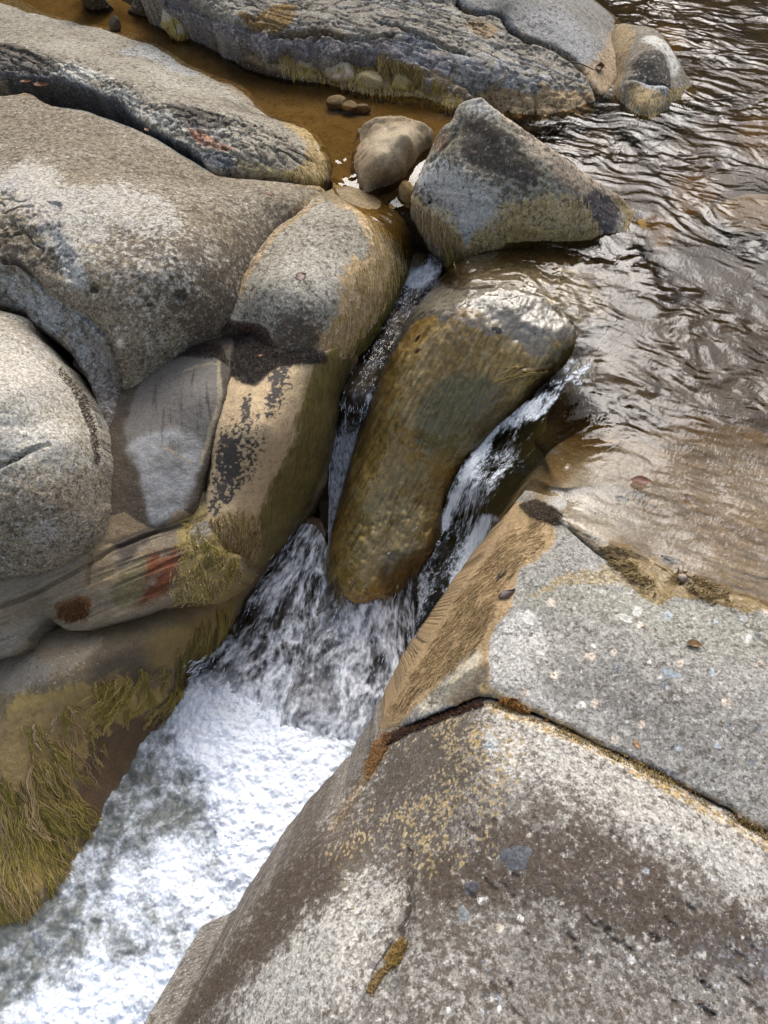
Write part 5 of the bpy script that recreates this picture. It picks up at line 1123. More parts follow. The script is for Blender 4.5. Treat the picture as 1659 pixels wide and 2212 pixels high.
FLAT = (np.array([1., 0, 0]), np.array([0, 1., 0]), np.array([0, 0, 1.]))
def river_paint(s):
    f = -.5 * np.ones(len(s.P))
    n = fbm(s.P, 30, 3, 7)
    for pts, w, k in (([(1385, 545), (1420, 590), (1460, 625), (1500, 650), (1560, 640)], 26, .55), ([(1330, 690), (1300, 730), (1270, 790), (1200, 830)], 24, .5), ([(1440, 655), (1500, 640), (1530, 620)], 14, .6), ([(1640, 500), (1659, 530)], 20, .4),
                      ([(1180, 860), (1130, 890), (1060, 930), (1030, 980), (1010, 1010)], 28, .75), ([(1235, 780), (1200, 850), (1150, 900)], 20, .5), ([(1010, 1000), (980, 1080), (955, 1140)], 16, .55),
                      ([(1060, 1120), (1010, 1200), (985, 1260)], 24, .5), ([(1020, 1210), (980, 1290), (940, 1370), (890, 1440)], 26, .85), ([(930, 1400), (880, 1480), (850, 1530)], 40, 1.0)):
        f = np.maximum(f, -.5 + (k * .40 + .52) * band(s, pts, w, 16, 18, len(pts), 1.0))
    low = sm(-s.P[:, 2], .12, .5)
    f = f + .72 * area(s, [(1240, 770), (1330, 830), (1280, 920), (1170, 1000), (1100, 1060), (1020, 1090), (1010, 1000), (1140, 880)], 30, 20) * (.55 + .9 * fbm(flow_xy(s.P, (-.75, -.6)), (26, 9, 1), 3, 17)) + .80 * low + .6 * low * fbm(flow_xy(s.P, (-.55, -.85)), (22, 8, 1), 3, 7) + .15 * sm(s.P[:, 2], -.04, -.16) * (1 - low)  # upper chute foam also stands in for grey-blue sky reflection
    sh = area(s, [(1160, 1130), (1210, 1010), (1320, 970), (1500, 960), (2040, 950), (2040, 1340), (1500, 1310), (1300, 1220)], 100, 40)
    sh = np.maximum(sh, .7 * area(s, [(960, 610), (1080, 570), (1250, 590), (1330, 680), (1330, 780), (1200, 800), (1100, 700)], 30, 20))
    return {'foam': f, 'flow': flow_xy(s.P, (-.55, -.85)), 'shallow': sh}
def river_sculpt(s):
    k = 1 - .55 * sm(-s.P[:, 2], .03, .2)
    calm = 1 - .25 * area(s, [(1180, 980), (1400, 930), (1740, 1000), (1740, 1330), (1480, 1290), (1300, 1180), (1160, 1120)], 60, 30) - .4 * area(s, [(1120, 250), (1280, 190), (1330, 240), (1280, 300), (1150, 290)], 20, 10)
    r = ripples(s.P, 3, (-.5, -.87)) * k * calm
    r = r + .018 * area(s, [(1370, 520), (1400, 560), (1470, 620), (1520, 640), (1420, 640), (1370, 580)], 25, 12) * (.6 + fbm(s.P, 14, 2, 4))
    shelf = area(s, [(1240, 1000), (1330, 940), (1500, 900), (2040, 860), (2040, 1330), (1480, 1290), (1330, 1180), (1240, 1110)], 70, 40)
    r = r + shelf * (.0040 * streak(s, (-1, -.42), 7, 34, 2, 31) + .0026 * streak(s, (-1, -.30), 16, 75, 2, 33)) * (.5 + sm(fbm(s.P, 5, 2, 34), -.3, .2))
    fall = sm(-s.P[:, 2], .08, .2)
    return r + fall * (.012 * streak(s, (-.5, 1), 6, 40, 3, 8) + .006 * fbm(s.P, 30, 3, 9))
o = relief('river_water', [(1250, -120, 0), (2040, -120, 0), (2040, 700, 0), (2040, 1400, -.004), (1560, 1380, -.004), (1400, 1310, -.004), (1280, 1210, -.006), (1180, 1130, -.02), (1140, 1120, -.08), (1105, 1160, -.26), (1075, 1230, -.44), (1015, 1340, -.62), (945, 1450, -.8), (880, 1550, -.92),
     (790, 1540, -.92), (830, 1390, -.82), (875, 1300, -.72), (925, 1200, -.6), (1000, 1000, -.36), (1130, 872, -.17), (1232, 770, -.045), (1235, 690, -.006), (1150, 640, .0), (1060, 625, -.004), (990, 620, -.03), (945, 600, -.12), (985, 565, -.03), (1060, 560, -.005), (1100, 480, 0), (1080, 260, 0), (1200, 170, 0), (1330, 40, 0)],
     [(1400, 0, 0), (1600, 300, 0), (1400, 300, 0), (1400, 520, 0), (1600, 600, 0), (1250, 560, 0), (1120, 590, .003), (1300, 650, 0), (1500, 750, -.002), (1650, 900, 0), (1600, 1200, 0), (1450, 1000, -.002), (1400, 1200, -.001), (1300, 1100, -.004), (1300, 700, -.006), (1290, 780, -.02), (1330, 860, -.02), (1220, 840, -.06), (1270, 920, -.035),
      (1250, 1050, -.008), (1215, 1085, -.012), (1205, 1050, -.018), (1300, 1010, -.008), (1230, 980, -.03), (1180, 1020, -.034), (1190, 990, -.038), (1190, 930, -.1), (1150, 900, -.16), (1150, 1000, -.16), (1080, 1000, -.28), (1020, 1120, -.45), (980, 1230, -.6)],
     h=.0046, rnd=0, skirt=0, jag=0, lam=1e-4, bumps=(), mat=WATER, paint=river_paint, sculpt=river_sculpt, frame=(RX, RU, RB))
tag(o, 'rippled brown river sliding into the main chute', kind='structure')

def pool_paint(s):
    f = np.full(len(s.P), -.6)
    return {'foam': f, 'flow': flow_xy(s.P, (.9, -.4))}
o = relief('side_pool_water', [(150, -100, .04), (-380, -80, .04), (-380, 0, .04), (200, 90, .04), (480, 230, .04), (640, 310, .04), (700, 330, .04), (716, 365, .039), (722, 410, .034), (790, 455, .0), (880, 440, -.005), (900, 390, .02), (960, 330, .035), (1050, 250, .04), (1000, 190, .04), (600, 100, .04), (330, 0, .04)],
     [(700, 300, .04), (760, 300, .04), (900, 300, .04), (400, 110, .04), (600, 210, .04), (800, 240, .04), (745, 320, .04), (745, 370, .039), (745, 405, .034), (860, 430, .006)], h=.006, rnd=0, skirt=0, jag=0, bumps=(), mat=POOLW, paint=pool_paint, lam=1e-4,
     sculpt=lambda s: ripples(s.P, 13, (.8, -.5), .25) + .004 * area(s, [(700, 310), (765, 310), (770, 420), (720, 420)], 20, 10) * streak(s, (.25, 1), 12, 34, 2, 5))
tag(o, 'still amber water of the side pool', kind='structure')

def rill_paint(s):
    return {'foam': -.25 + .35 * fbm(s.P, 30, 2, 5)}
o = ribbon('rill_water', [[(712, 385, .03), (740, 395, .03), (775, 425, .012)], [(725, 420, .055), (775, 438, .03), (840, 440, -.0)], [(770, 452, .062), (830, 462, .02), (885, 452, -.03)], [(825, 490, .035), (865, 492, -.01), (905, 480, -.07)], [(862, 528, -.04), (893, 528, -.08), (925, 520, -.12)], [(880, 575, -.15), (905, 575, -.17), (935, 565, -.18)]],
           50, 110, WATER, rill_paint, lambda s: .003 + .003 * fbm(s.flow, (40, 14, 1), 3, 2) + .0015 * fbm(s.flow, (120, 40, 1), 2, 4))
tag(o, 'thin rill sliding over the grey dome', kind='structure')

def slot_paint(s):
    f = np.interp(s.v, [0, .12, .22, .4, .55, .62, .68, .8, 1], [.0, .42, .22, -.02, .20, .18, .48, .48, .52])
    f = f + .35 * spot(s, 900, 585, 40, 14, 3) + .28 * band(s, [(800, 862), (790, 930), (760, 1040), (725, 1170)], 14, 4, 20, 3)
    return {'foam': f}
o = ribbon('slot_water', [[(870, 520, -.12), (900, 525, -.14), (935, 545, -.14)], [(848, 590, -.2), (895, 585, -.19), (955, 580, -.17)], [(812, 660, -.24), (865, 655, -.215), (920, 650, -.22)], [(760, 740, -.28), (812, 740, -.25), (865, 740, -.26)], [(732, 800, -.3), (782, 800, -.27), (832, 800, -.28)],
           [(722, 858, -.34), (762, 856, -.305), (806, 862, -.32)], [(712, 945, -.5), (752, 940, -.465), (794, 940, -.46)], [(710, 1050, -.64), (738, 1045, -.61), (765, 1040, -.58)], [(708, 1190, -.77), (718, 1185, -.755), (730, 1180, -.73)], [(700, 1340, -.88), (710, 1340, -.86), (722, 1330, -.84)]],
           70, 330, FALLS, slot_paint, lambda s: .010 * fbm(s.flow, (34, 16, 1), 3, 2) + .005 * fbm(s.flow, (80, 40, 1), 3, 4))
tag(o, 'narrow waterfall dropping through the left slot', kind='structure')

def torn(s, seed):
    w = np.c_[.035 * fbm(s.flow, 9, 2, seed), .05 * fbm(s.flow, 8, 2, seed + 1), np.zeros(len(s.P))]
    q = s.flow + w
    return .60 * fbm(q, (17, 6, 1), 3, seed + 2) + .45 * fbm(q, (48, 17, 1), 3, seed + 3) + .25 * fbm(q, (110, 45, 1), 2, seed + 4)
def fan_paint(s):
    f = np.interp(s.v, [0, .2, .5, .75, 1], [.42, .58, .64, .72, 1.05]) + torn(s, 6)
    f = f - .35 * (1 - sm(s.t, 0, .16)) + .12 * sm(s.t, .6, .9)
    return {'foam': f - .25 * (sm(s.t, .0, .2) * (1 - sm(s.t, .3, .5)) * sm(s.v, .3, .5) * (1 - sm(s.v, .75, .85)))}
for k, dz in enumerate((.0, .022)):
    o = ribbon('fan_waterfall', [[(650, 1130, -.7 + dz), (685, 1140, -.71 + dz), (712, 1190, -.74 + dz), (716, 1215, -.745 + dz)], [(580, 1200, -.76 + dz), (640, 1230, -.77 + dz), (690, 1260, -.785 + dz), (714, 1300, -.8 + dz)], [(505, 1290, -.82 + dz), (600, 1320, -.825 + dz), (680, 1340, -.83 + dz), (730, 1345, -.82 + dz)],
               [(435, 1390, -.87 + dz), (560, 1410, -.868 + dz), (680, 1430, -.865 + dz), (770, 1430, -.85 + dz)], [(385, 1470, -.905 + dz), (520, 1500, -.9 + dz), (660, 1520, -.9 + dz), (780, 1540, -.9 + dz)], [(370, 1540, -.93), (520, 1580, -.93), (660, 1600, -.93), (780, 1620, -.93)]],
               150, 190, FALLS, (lambda q: lambda s: {'foam': fan_paint(s)['foam'] - q})(.0 if k == 0 else .12), (lambda q: lambda s: .014 * fbm(s.flow, (22, 9, 1), 3, 2 + q) + .006 * fbm(s.flow, (80, 26, 1), 3, 4 + q))(k * 9))
    tag(o, 'spreading white falls splashing over the brown step', kind='structure')
for k, dz in enumerate((.0, .03)):
    o = ribbon('foot_waterfall', [[(700, 1275, -.745 + dz), (780, 1190, -.60 + dz), (860, 1175, -.585 + dz), (902, 1255, -.66 + dz)], [(670, 1355, -.83 + dz), (770, 1340, -.78 + dz), (850, 1340, -.77 + dz), (900, 1370, -.8 + dz)], [(640, 1440, -.86 + dz), (750, 1440, -.84 + dz), (850, 1440, -.84 + dz), (900, 1450, -.85 + dz)],
               [(610, 1540, -.885 + dz), (730, 1550, -.89 + dz), (830, 1550, -.89 + dz), (870, 1550, -.9 + dz)], [(600, 1620, -.93), (720, 1630, -.93), (800, 1630, -.93), (850, 1620, -.93)]], 120, 160, FALLS,
               (lambda q: lambda s: {'foam': (np.interp(s.v, [0, .08, .22, .45, .8, 1], [-.15, .15, .6, .62, .70, 1.0]) + torn(s, 16 + q) - .1 * q) * (.55 + .45 * sm(s.t, 0, .3)) * (1 - sm(s.t, .92, 1) * .8)})(k),
               (lambda q: lambda s: .012 * fbm(s.flow, (24, 9, 1), 3, 12 + q) + .006 * fbm(s.flow, (80, 26, 1), 3, 14 + q))(k * 9))
    tag(o, 'white spray sheet falling off the foot of the golden rock', kind='structure')

def foam_paint(s):
    n = fbm(s.P, 9, 4, 5, .6); n2 = fbm(s.P, 30, 3, 6)
    f = np.full(len(s.P), .48)
    f += .62 * area(s, [(375, 1520), (420, 1480), (500, 1455), (560, 1500), (620, 1560), (720, 1620), (790, 1640), (760, 1720), (690, 1800), (600, 1930), (520, 1960), (480, 1800), (440, 1700), (400, 1640), (370, 1590)], 24, 30, 10, 3)
    f += .3 * area(s, [(230, 1980), (330, 1850), (500, 1780), (640, 1880), (560, 2000), (480, 2100), (420, 2212), (20, 2230), (120, 2120), (180, 2060)], 40, 40, 7, 5)
    f -= 0.19 * area(s, [(300, 1640), (370, 1620), (420, 1700), (420, 1790), (360, 1800), (280, 1790), (240, 1750)], 24, 30, 12, 7)
    f -= 0.19 * area(s, [(150, 1900), (230, 1860), (240, 1950), (170, 2050), (60, 2060), (90, 1990)], 24, 26, 12, 8)
    f -= 0.19 * area(s, [(-60, 2080), (60, 2060), (80, 2100), (50, 2160), (-60, 2212)], 16, 20, 12, 9)
    f -= 0.17 * area(s, [(330, 1990), (380, 1960), (430, 2010), (400, 2060), (330, 2070), (270, 2050)], 20, 34, 14, 10)
    f -= 0.15 * area(s, [(250, 2120), (330, 2090), (360, 2150), (290, 2190)], 20, 30, 14, 11)
    f -= 0.14 * area(s, [(540, 1720), (600, 1700), (640, 1740), (580, 1790)], 20, 30, 14, 12)
    f -= 0.45 * area(s, [(725, 1640), (760, 1620), (790, 1640), (760, 1690), (735, 1680)], 10, 10, 20, 13)
    f -= 0.60 * area(s, [(-80, 1960), (60, 1970), (130, 1910), (110, 1970), (40, 2030), (-80, 2060)], 12, 12, 20, 14)
    f -= 0.07 * area(s, [(410, 1850), (540, 1820), (560, 1880), (440, 1950)], 30, 30, 10, 15)
    w = .05 * np.c_[fbm(s.P, 6, 2, 31), fbm(s.P, 6, 2, 32), np.zeros(len(s.P))]
    q = s.P + w
    lines = 1 - np.minimum(np.abs(fbm(q, 9, 3, 33)) * 4, 1)
    f += .42 * fbm(q, 7, 3, 34) + .30 * fbm(q, 22, 3, 6) + .12 * fbm(s.P, 75, 2, 16, .65) + .26 * (lines - .35)
    return {'foam': f, 'flow': flow_xy(s.P, (-.6, -.8))}
def foam_sculpt(s):
    m = area(s, [(375, 1520), (420, 1480), (500, 1455), (620, 1560), (790, 1640), (690, 1800), (560, 1960), (480, 1800), (400, 1640)], 40, 20)
    r = .026 * fbm(s.P, 7, 3, 21) + .020 * np.abs(fbm(s.P, 17, 3, 22)) + .009 * fbm(s.P, 50, 3, 23)
    return r + .035 * m * (.7 + .6 * fbm(s.P, 9, 3, 24)) + .012 * m * np.abs(fbm(s.P, 26, 3, 25)) + .01 * area(s, [(230, 2000), (340, 1960), (400, 2060), (300, 2212), (60, 2212)], 40, 30)
o = relief('plunge_pool_water', [(-90, 1930, -.905), (60, 1930, -.905), (170, 1820, -.905), (250, 1650, -.905), (340, 1530, -.905), (400, 1440, -.905), (560, 1440, -.905), (760, 1480, -.905), (900, 1480, -.905), (930, 1600, -.905), (900, 1800, -.905), (800, 2000, -.905), (620, 2320, -.905), (-90, 2320, -.905)], [],
     h=.0034, rnd=0, skirt=0, jag=0, bumps=(), mat=FOAM, paint=foam_paint, sculpt=foam_sculpt, frame=FLAT)
tag(o, 'foaming white water of the plunge pool', kind='structure')
def gorge_paint(s): return pack(s, vary(s, (.13, .085, .045), .5, 9, 3), .5, .5)
o = relief('gorge_bed', [(-200, 1900, -1.06), (250, 1500, -1.06), (560, 1440, -1.06), (950, 1480, -1.06), (1000, 1800, -1.06), (700, 2400, -1.06), (-200, 2400, -1.06)], [], h=.012, rnd=0, skirt=.2, bumps=((.04, 6, 3),), mat=ROCK_FINE, paint=gorge_paint, frame=FLAT)
tag(o, 'brown stony bottom of the plunge pool', kind='structure')

def film(name, host, region, lift, d, label, foam=None, amp=.003):
    g = GRIDS[host]
    s = Surf(); s.P = g.P; s.N = g.N; s.X, s.Y = to_pixels(s.P)
    m = area(s, region, 12, 10)
    keep = m > .02
    F = g.F[(g.F < len(g.P)).all(1)]
    F = F[keep[F].all(1)]
    ids = np.unique(F); mp = -np.ones(len(g.P), np.int64); mp[ids] = np.arange(len(ids))
    t = Surf(); t.P = g.P[ids]; t.N = g.N[ids]; t.X, t.Y = s.X[ids], s.Y[ids]; mm = m[ids]
    r = amp * .5 * streak(t, d, 9, 45, 3, 3) + amp * .3 * streak(t, d, 30, 110, 2, 5) + amp * 1.1 * fbm(t.P, 24, 3, 7)
    t.P = t.P + t.N * (lift * sm(mm, 0, .6) - .003 * (1 - sm(mm, 0, .3)) + r * mm)[:, None]
    n = math.hypot(*d)
    fl = np.c_[(t.P @ RX) * d[1] / n + (t.P @ RU) * d[0] / n, (t.P @ RX) * d[0] / n - (t.P @ RU) * d[1] / n, np.zeros(len(t.P))]
    fo = -.6 + (foam(t) if foam else 0) + np.zeros(len(t.P))
    o = link_mesh(name, t.P, mp[F], FILM, None, {'foam': fo, 'flow': fl, 'shallow': np.ones(len(t.P))})
    return tag(o, label, kind='structure')
film('water_film', 'centre_rock', [(900, 560), (1060, 540), (1260, 560), (1340, 700), (1280, 800), (1180, 900), (1070, 1010), (1000, 1200), (900, 1320), (700, 1400), (660, 1250), (710, 1050), (760, 890), (820, 750)], .0045, (-.55, 1), 'clear film of water sliding down the golden rock',
     lambda t: .55 * band(t, [(1215, 790), (1130, 872), (1015, 985), (965, 1100)], 22, 14, 20, 4, .95) + (.75 + .5 * streak(t, (-.45, 1), 12, 50, 3, 9)) * area(t, [(790, 1170), (900, 1080), (960, 1060), (940, 1180), (880, 1260), (800, 1270)], 50, 30))
# ------------------------------------------------------------------ algae, moss, leaves, small stones
BV = {}
def host_bvh(name):
    if name not in BV:
        s = GRIDS[name]
        BV[name] = BVHTree.FromPolygons(s.V.tolist(), s.F.tolist())
    return BV[name]

def on_host(name, px, py):
    d = ray(px, py)
    loc, nor, _, _ = host_bvh(name).ray_cast(Vector(CAMV), Vector(d))
    if loc is None: return None, None
    if nor.dot(Vector(d)) > 0: nor = -nor
    return np.array(loc), np.array(nor)

def in_poly(p, poly):
    c = False; n = len(poly)
    for i in range(n):
        (x0, y0), (x1, y1) = poly[i], poly[(i + 1) % n]
        if (y0 > p[1]) != (y1 > p[1]) and p[0] < x0 + (p[1] - y0) * (x1 - x0) / (y1 - y0): c = not c
    return c

def scatter(rnd, poly, n):
    xs = [p[0] for p in poly]; ys = [p[1] for p in poly]; out = []
    for _ in range(n * 40):
        if len(out) >= n: break
        p = (rnd.uniform(min(xs), max(xs)), rnd.uniform(min(ys), max(ys)))
        if in_poly(p, poly): out.append(p)
    return out

def tubes(name, paths, widths, colors, mat, flat=.6, tip=.35):
    V, F, Cc = [], [], []
    n0 = 0
    for path, w, col in zip(paths, widths, colors):
        p = np.asarray(path); m = len(p)
        if m < 2: continue
        t = np.gradient(p, axis=0); t /= np.maximum(np.linalg.norm(t, axis=1), 1e-9)[:, None]
        ref = RB
        b = np.cross(t, ref); b /= np.maximum(np.linalg.norm(b, axis=1), 1e-6)[:, None]
        nn = np.cross(b, t)
        u = np.linspace(0, 1, m)
        r = w * np.maximum(np.minimum(u * 6 + .45, 1) * (1 - u * (1 - tip)), .1)
        for dx, dn in ((1, 0), (0, flat), (-1, 0), (0, -flat)):
            V.append(p + b * (r * dx)[:, None] + nn * (r * dn)[:, None])
            Cc.append(np.repeat(np.array(col)[None], m, 0) * (.85 + .35 * u)[:, None])
        idx = n0 + np.arange(4 * m).reshape(4, m)
        for k in range(4):
            a, c = idx[k], idx[(k + 1) % 4]
            F.append(np.stack([a[:-1], c[:-1], c[1:], a[1:]], -1))
        n0 += 4 * m
    if not V:
        print('NOTHING GREW', name); return bpy.data.objects.new(name, None)
    return link_mesh(name, np.vstack(V), np.vstack(F), mat, None, {'paint': np.vstack(Cc)})

def strands(name, host, poly, n, length, width, cols, d=(0, 1), grav=.6, wander=.35, lift=.0025, per=1, spread=.004, hang=None, steps=9, seed=0, clump=0, curl=0.0):
    """filaments that start on the host's surface and lie along it, drawn by gravity and the image direction d"""
    rnd = random.Random(seed); bvh = host_bvh(host)
    bias = RX * d[0] - RU * d[1]; bias = bias / np.linalg.norm(bias)
    paths, ws, cs = [], [], []
    for (px, py) in scatter(rnd, poly, n):
        p, nor = on_host(host, px, py)
        if p is None: continue
        if clump and float(pn(np.array([p * clump]), seed)[0]) < rnd.uniform(-.25, .2): continue
        L = rnd.uniform(*length); st = L / steps
        turn = rnd.uniform(-1, 1) * wander; curv = rnd.uniform(-1, 1) * curl
        path = [p + nor * lift]; q = p.copy(); nv = nor
        ph = rnd.uniform(0, 99)
        for k in range(steps):
            v = bias * (1 - grav) + np.array([0, 0, -1.]) * grav
            v = v - nv * (v @ nv); ln = np.linalg.norm(v); v = v / max(ln, 1e-6)
            side = np.cross(nv, v)
            v = v + side * (turn + curv * k / steps + wander * .8 * math.sin(ph + k * 1.3))
            v /= np.linalg.norm(v)
            q = q + v * st
            if hang is not None and k >= hang:
                q = q + np.array([0, 0, -.4 * st]); path.append(q.copy()); continue
            loc, nn, _, _ = bvh.find_nearest(Vector(q))
            nn = np.array(nn); nn = nn if nn @ nv > 0 else -nn
            q = np.array(loc); nv = nn
            path.append(q + nn * lift * (1 + .8 * rnd.random()))
        path = np.array(path)
        base = np.array(cols[rnd.randrange(len(cols))]) * rnd.uniform(.75, 1.25)
        for j in range(per):
            off = np.array([rnd.gauss(0, 1), rnd.gauss(0, 1), rnd.gauss(0, 1)]) * spread if per > 1 else 0
            wob = (np.array([[rnd.gauss(0, 1) for _ in range(3)] for _ in range(len(path))]) * spread * .35) if per > 1 else 0
            paths.append(path + off + wob); ws.append(width * rnd.uniform(.6, 1.4)); cs.append(base * rnd.uniform(.8, 1.2))
    return tubes(name, paths, ws, cs, ALGAE)

def growth(o, label, cat='algae', stuff=True):
    return tag(o, label, cat if not stuff else cat, None, 'stuff' if stuff else None)

YG = [(.46, .36, .10), (.40, .32, .08), (.50, .38, .13), (.34, .28, .06)]
TN = [(.52, .38, .20), (.46, .33, .16), (.56, .42, .24), (.40, .28, .13)]
OC = [(.60, .38, .10), (.70, .53, .22), (.50, .30, .07), (.40, .31, .075), (.56, .34, .085)]
OL = [(.20, .16, .045), (.15, .12, .035), (.25, .20, .06)]

growth(strands('hanging_algae', 'lower_bank', [(-20, 1620), (60, 1600), (150, 1580), (190, 1680), (170, 1800), (130, 1890), (60, 1930), (-20, 1930)], 190, (.06, .22), .0013, YG + TN[:2] + [(.30, .27, .05), (.36, .26, .10)], (.05, 1), .6, .36, .005, 10, .006, seed=1, clump=16, curl=.8), 'curtain of yellow-green algae ropes hanging to the white water at the lower left')
growth(strands('hanging_algae', 'lower_bank', [(-20, 1680), (140, 1640), (160, 1760), (100, 1900), (-20, 1960)], 240, (.05, .14), .0016, YG + OL, (.1, 1), .6, .3, .004, 2, .003, seed=2), 'shorter olive algae filaments under the hanging curtain')
growth(strands('matted_algae', 'lower_bank', [(195, 1470), (260, 1440), (370, 1440), (392, 1480), (380, 1540), (300, 1520), (250, 1560), (210, 1540)], 110, (.04, .10), .0018, YG + [(.36, .28, .09)], (-.8, .6), .3, .7, .008, 5, .004, seed=3, curl=1.2, clump=14), 'tangled mat of yellow algae draped across the brown lower bank')
growth(strands('trailing_algae', 'lower_bank', [(40, 1560), (160, 1490), (240, 1460), (230, 1600), (180, 1680), (60, 1640)], 110, (.03, .08), .0016, YG + TN, (.2, 1), .5, .4, .005, 4, .003, seed=4, clump=12, curl=.5), 'scattered trailing algae wisps on the brown lower bank')
growth(strands('trailing_algae', 'lower_bank', [(380, 1400), (440, 1330), (500, 1285), (500, 1340), (440, 1420), (395, 1500), (375, 1520)], 150, (.06, .15), .0013, OL + YG[:2], (-.25, 1), .6, .12, .004, 2, .002, seed=5), 'thin olive algae threads trailing beside the spreading falls')
growth(strands('shaggy_algae', 'layered_rock', [(360, 1265), (385, 1180), (420, 1110), (460, 1110), (520, 1200), (512, 1262), (470, 1285), (420, 1310), (350, 1300)], 300, (.012, .04), .0013, TN + YG[:1] + [(.28, .22, .10), (.36, .30, .14)], (-.3, 1), .45, .6, .003, 2, .004, seed=26, clump=22, curl=.8), 'thin tan algae scraps round the shaggy pad')
growth(strands('shaggy_algae', 'layered_rock', [(385, 1240), (400, 1180), (430, 1150), (470, 1180), (512, 1210), (500, 1265), (440, 1300), (385, 1290)], 330, (.012, .045), .0014, YG + TN[:2] + [(.30, .25, .08), (.50, .40, .20)], (-.3, 1), .5, .55, .005, 3, .004, seed=6, clump=26, curl=.8), 'shaggy yellow algae pad beside the rust red patch')
growth(strands('shaggy_algae', 'algae_wall', [(455, 1120), (520, 1095), (560, 1120), (560, 1190), (530, 1222), (480, 1195)], 300, (.02, .045), .0018, TN + YG[2:3], (.1, 1), .5, .25, .006, 2, .003, seed=7), 'pale shaggy algae lobes at the foot of the tan wall')
growth(strands('fine_algae', 'algae_wall', [(640, 880), (690, 790), (745, 760), (745, 820), (715, 940), (690, 1040), (640, 1120), (570, 1190), (545, 1150), (600, 1020)], 620, (.02, .05), .0009, OL + [(.20, .165, .06)], (-.35, 1), .5, .4, .003, 1, 0, seed=8), 'fine olive algae felt on the shaded side of the tan wall')
growth(strands('coating_algae', 'grey_dome', [(790, 470), (860, 500), (885, 560), (850, 630), (805, 690), (750, 755), (700, 760), (705, 715), (760, 640), (770, 570), (810, 560)], 620, (.015, .045), .0015, TN + YG[:1], (-.15, 1), .35, .25, .003, 1, 0, seed=9), 'tan algae fringe combed down the edge of the grey dome')
growth(strands('coating_algae', 'grey_dome', [(700, 450), (760, 470), (820, 520), (800, 550), (750, 500)], 80, (.015, .03), .0013, TN, (.7, 1), .2, .3, .002, 1, 0, seed=10, clump=14), 'thin tan algae wisps near the top of the grey dome')
growth(strands('slot_algae', 'grey_dome', [(880, 560), (860, 620), (815, 690), (770, 745), (790, 735), (840, 660), (872, 600)], 150, (.05, .11), .0013, [(.16, .15, .03), (.10, .10, .02), (.22, .19, .05)], (-.45, 1), .5, .12, .003, 2, .002, seed=11), 'dark green algae threads streaming along the slot edge')
growth(strands('fringe_algae', 'pointed_boulder', [(893, 425), (920, 430), (990, 510), (1050, 535), (1040, 558), (990, 545), (940, 508), (905, 462)], 380, (.035, .085), .0018, TN, (.05, 1), .6, .2, .003, 2, .003, hang=6, seed=12, clump=16), 'ragged tan algae fringe along the bottom edge of the pointed boulder')
growth(strands('fringe_algae', 'pointed_boulder', [(955, 525), (1005, 545), (1020, 556), (985, 549), (960, 535)], 34, (.08, .13), .0018, YG + OL[2:], (-.25, 1), .8, .2, .002, 3, .003, hang=1, seed=13), 'long green algae threads dangling below the pointed boulder into the slot')
growth(strands('coating_algae', 'pointed_boulder', [(1060, 470), (1140, 430), (1260, 430), (1290, 490), (1280, 520), (1120, 530), (1070, 550), (1020, 530)], 420, (.012, .035), .0014, TN + YG[2:3], (.05, 1), .5, .25, .002, 1, 0, seed=14, clump=12), 'tan algae tongues on the front of the pointed boulder')
growth(strands('ledge_algae', 'bedrock_ledge', [(820, 122), (900, 142), (985, 195), (975, 203), (895, 158), (815, 133)], 260, (.05, .12), .0022, TN + YG, (0, 1), .8, .25, .003, 2, .004, hang=2, seed=15, clump=10), 'tan algae tatters hanging under the far ledge')
growth(strands('ledge_algae', 'undercut_rock', [(600, 110), (720, 120), (860, 165), (990, 225), (960, 240), (840, 205), (700, 178), (610, 150)], 320, (.03, .08), .0022, YG + TN, (.1, 1), .6, .35, .004, 2, .004, seed=16, clump=7), 'yellow algae tufts on the dark rock under the far ledge')
growth(strands('combed_algae', 'centre_rock', [(930, 690), (1000, 680), (1120, 750), (1200, 770), (1120, 870), (1010, 980), (940, 1150), (860, 1260), (730, 1290), (725, 1200), (770, 1040), (820, 890), (870, 770)], 420, (.02, .09), .0009, OC, (-.55, 1), .15, .35, .0015, 1, 0, seed=17, clump=11, curl=.5), 'golden algae hair combed down the centre rock by the water')
growth(strands('combed_algae', 'centre_rock', [(1100, 795), (1170, 785), (1200, 795), (1170, 815), (1120, 820)], 26, (.05, .09), .0018, [(.36, .27, .10), (.30, .22, .06)], (-1, .25), .1, .3, .004, 2, .003, seed=18), 'loose tan algae loop caught on the shoulder of the centre rock')
growth(strands('rim_algae', 'wet_shelf', [(1100, 1150), (1180, 1120), (1180, 1180), (1110, 1240), (1060, 1340), (1040, 1400), (960, 1460), (860, 1540), (850, 1530), (930, 1400), (1010, 1270)], 900, (.015, .04), .0013, [(.33, .23, .115), (.40, .29, .15), (.24, .16, .07)], (-.6, 1), .3, .5, .0025, 1, 0, seed=19), 'tan algae felt along the chute rim of the wet shelf')
growth(strands('shore_algae', 'wet_shelf', [(1300, 1180), (1400, 1205), (1500, 1250), (1655, 1305), (1655, 1325), (1480, 1285), (1420, 1290), (1330, 1225)], 420, (.012, .035), .0018, [(.22, .155, .06), (.30, .22, .10), (.15, .10, .04)], (-.8, .2), .05, .9, .005, 2, .004, seed=20, clump=8), 'ragged brown algae ridge along the waterline of the wet shelf')
growth(strands('nose_algae', 'long_slab', [(655, 290), (690, 305), (708, 350), (695, 392), (640, 385), (600, 378), (668, 345)], 220, (.02, .05), .0018, YG[2:] + TN, (.4, 1), .4, .3, .003, 1, 0, seed=21, clump=10), 'yellow algae patch on the low end of the long slab')
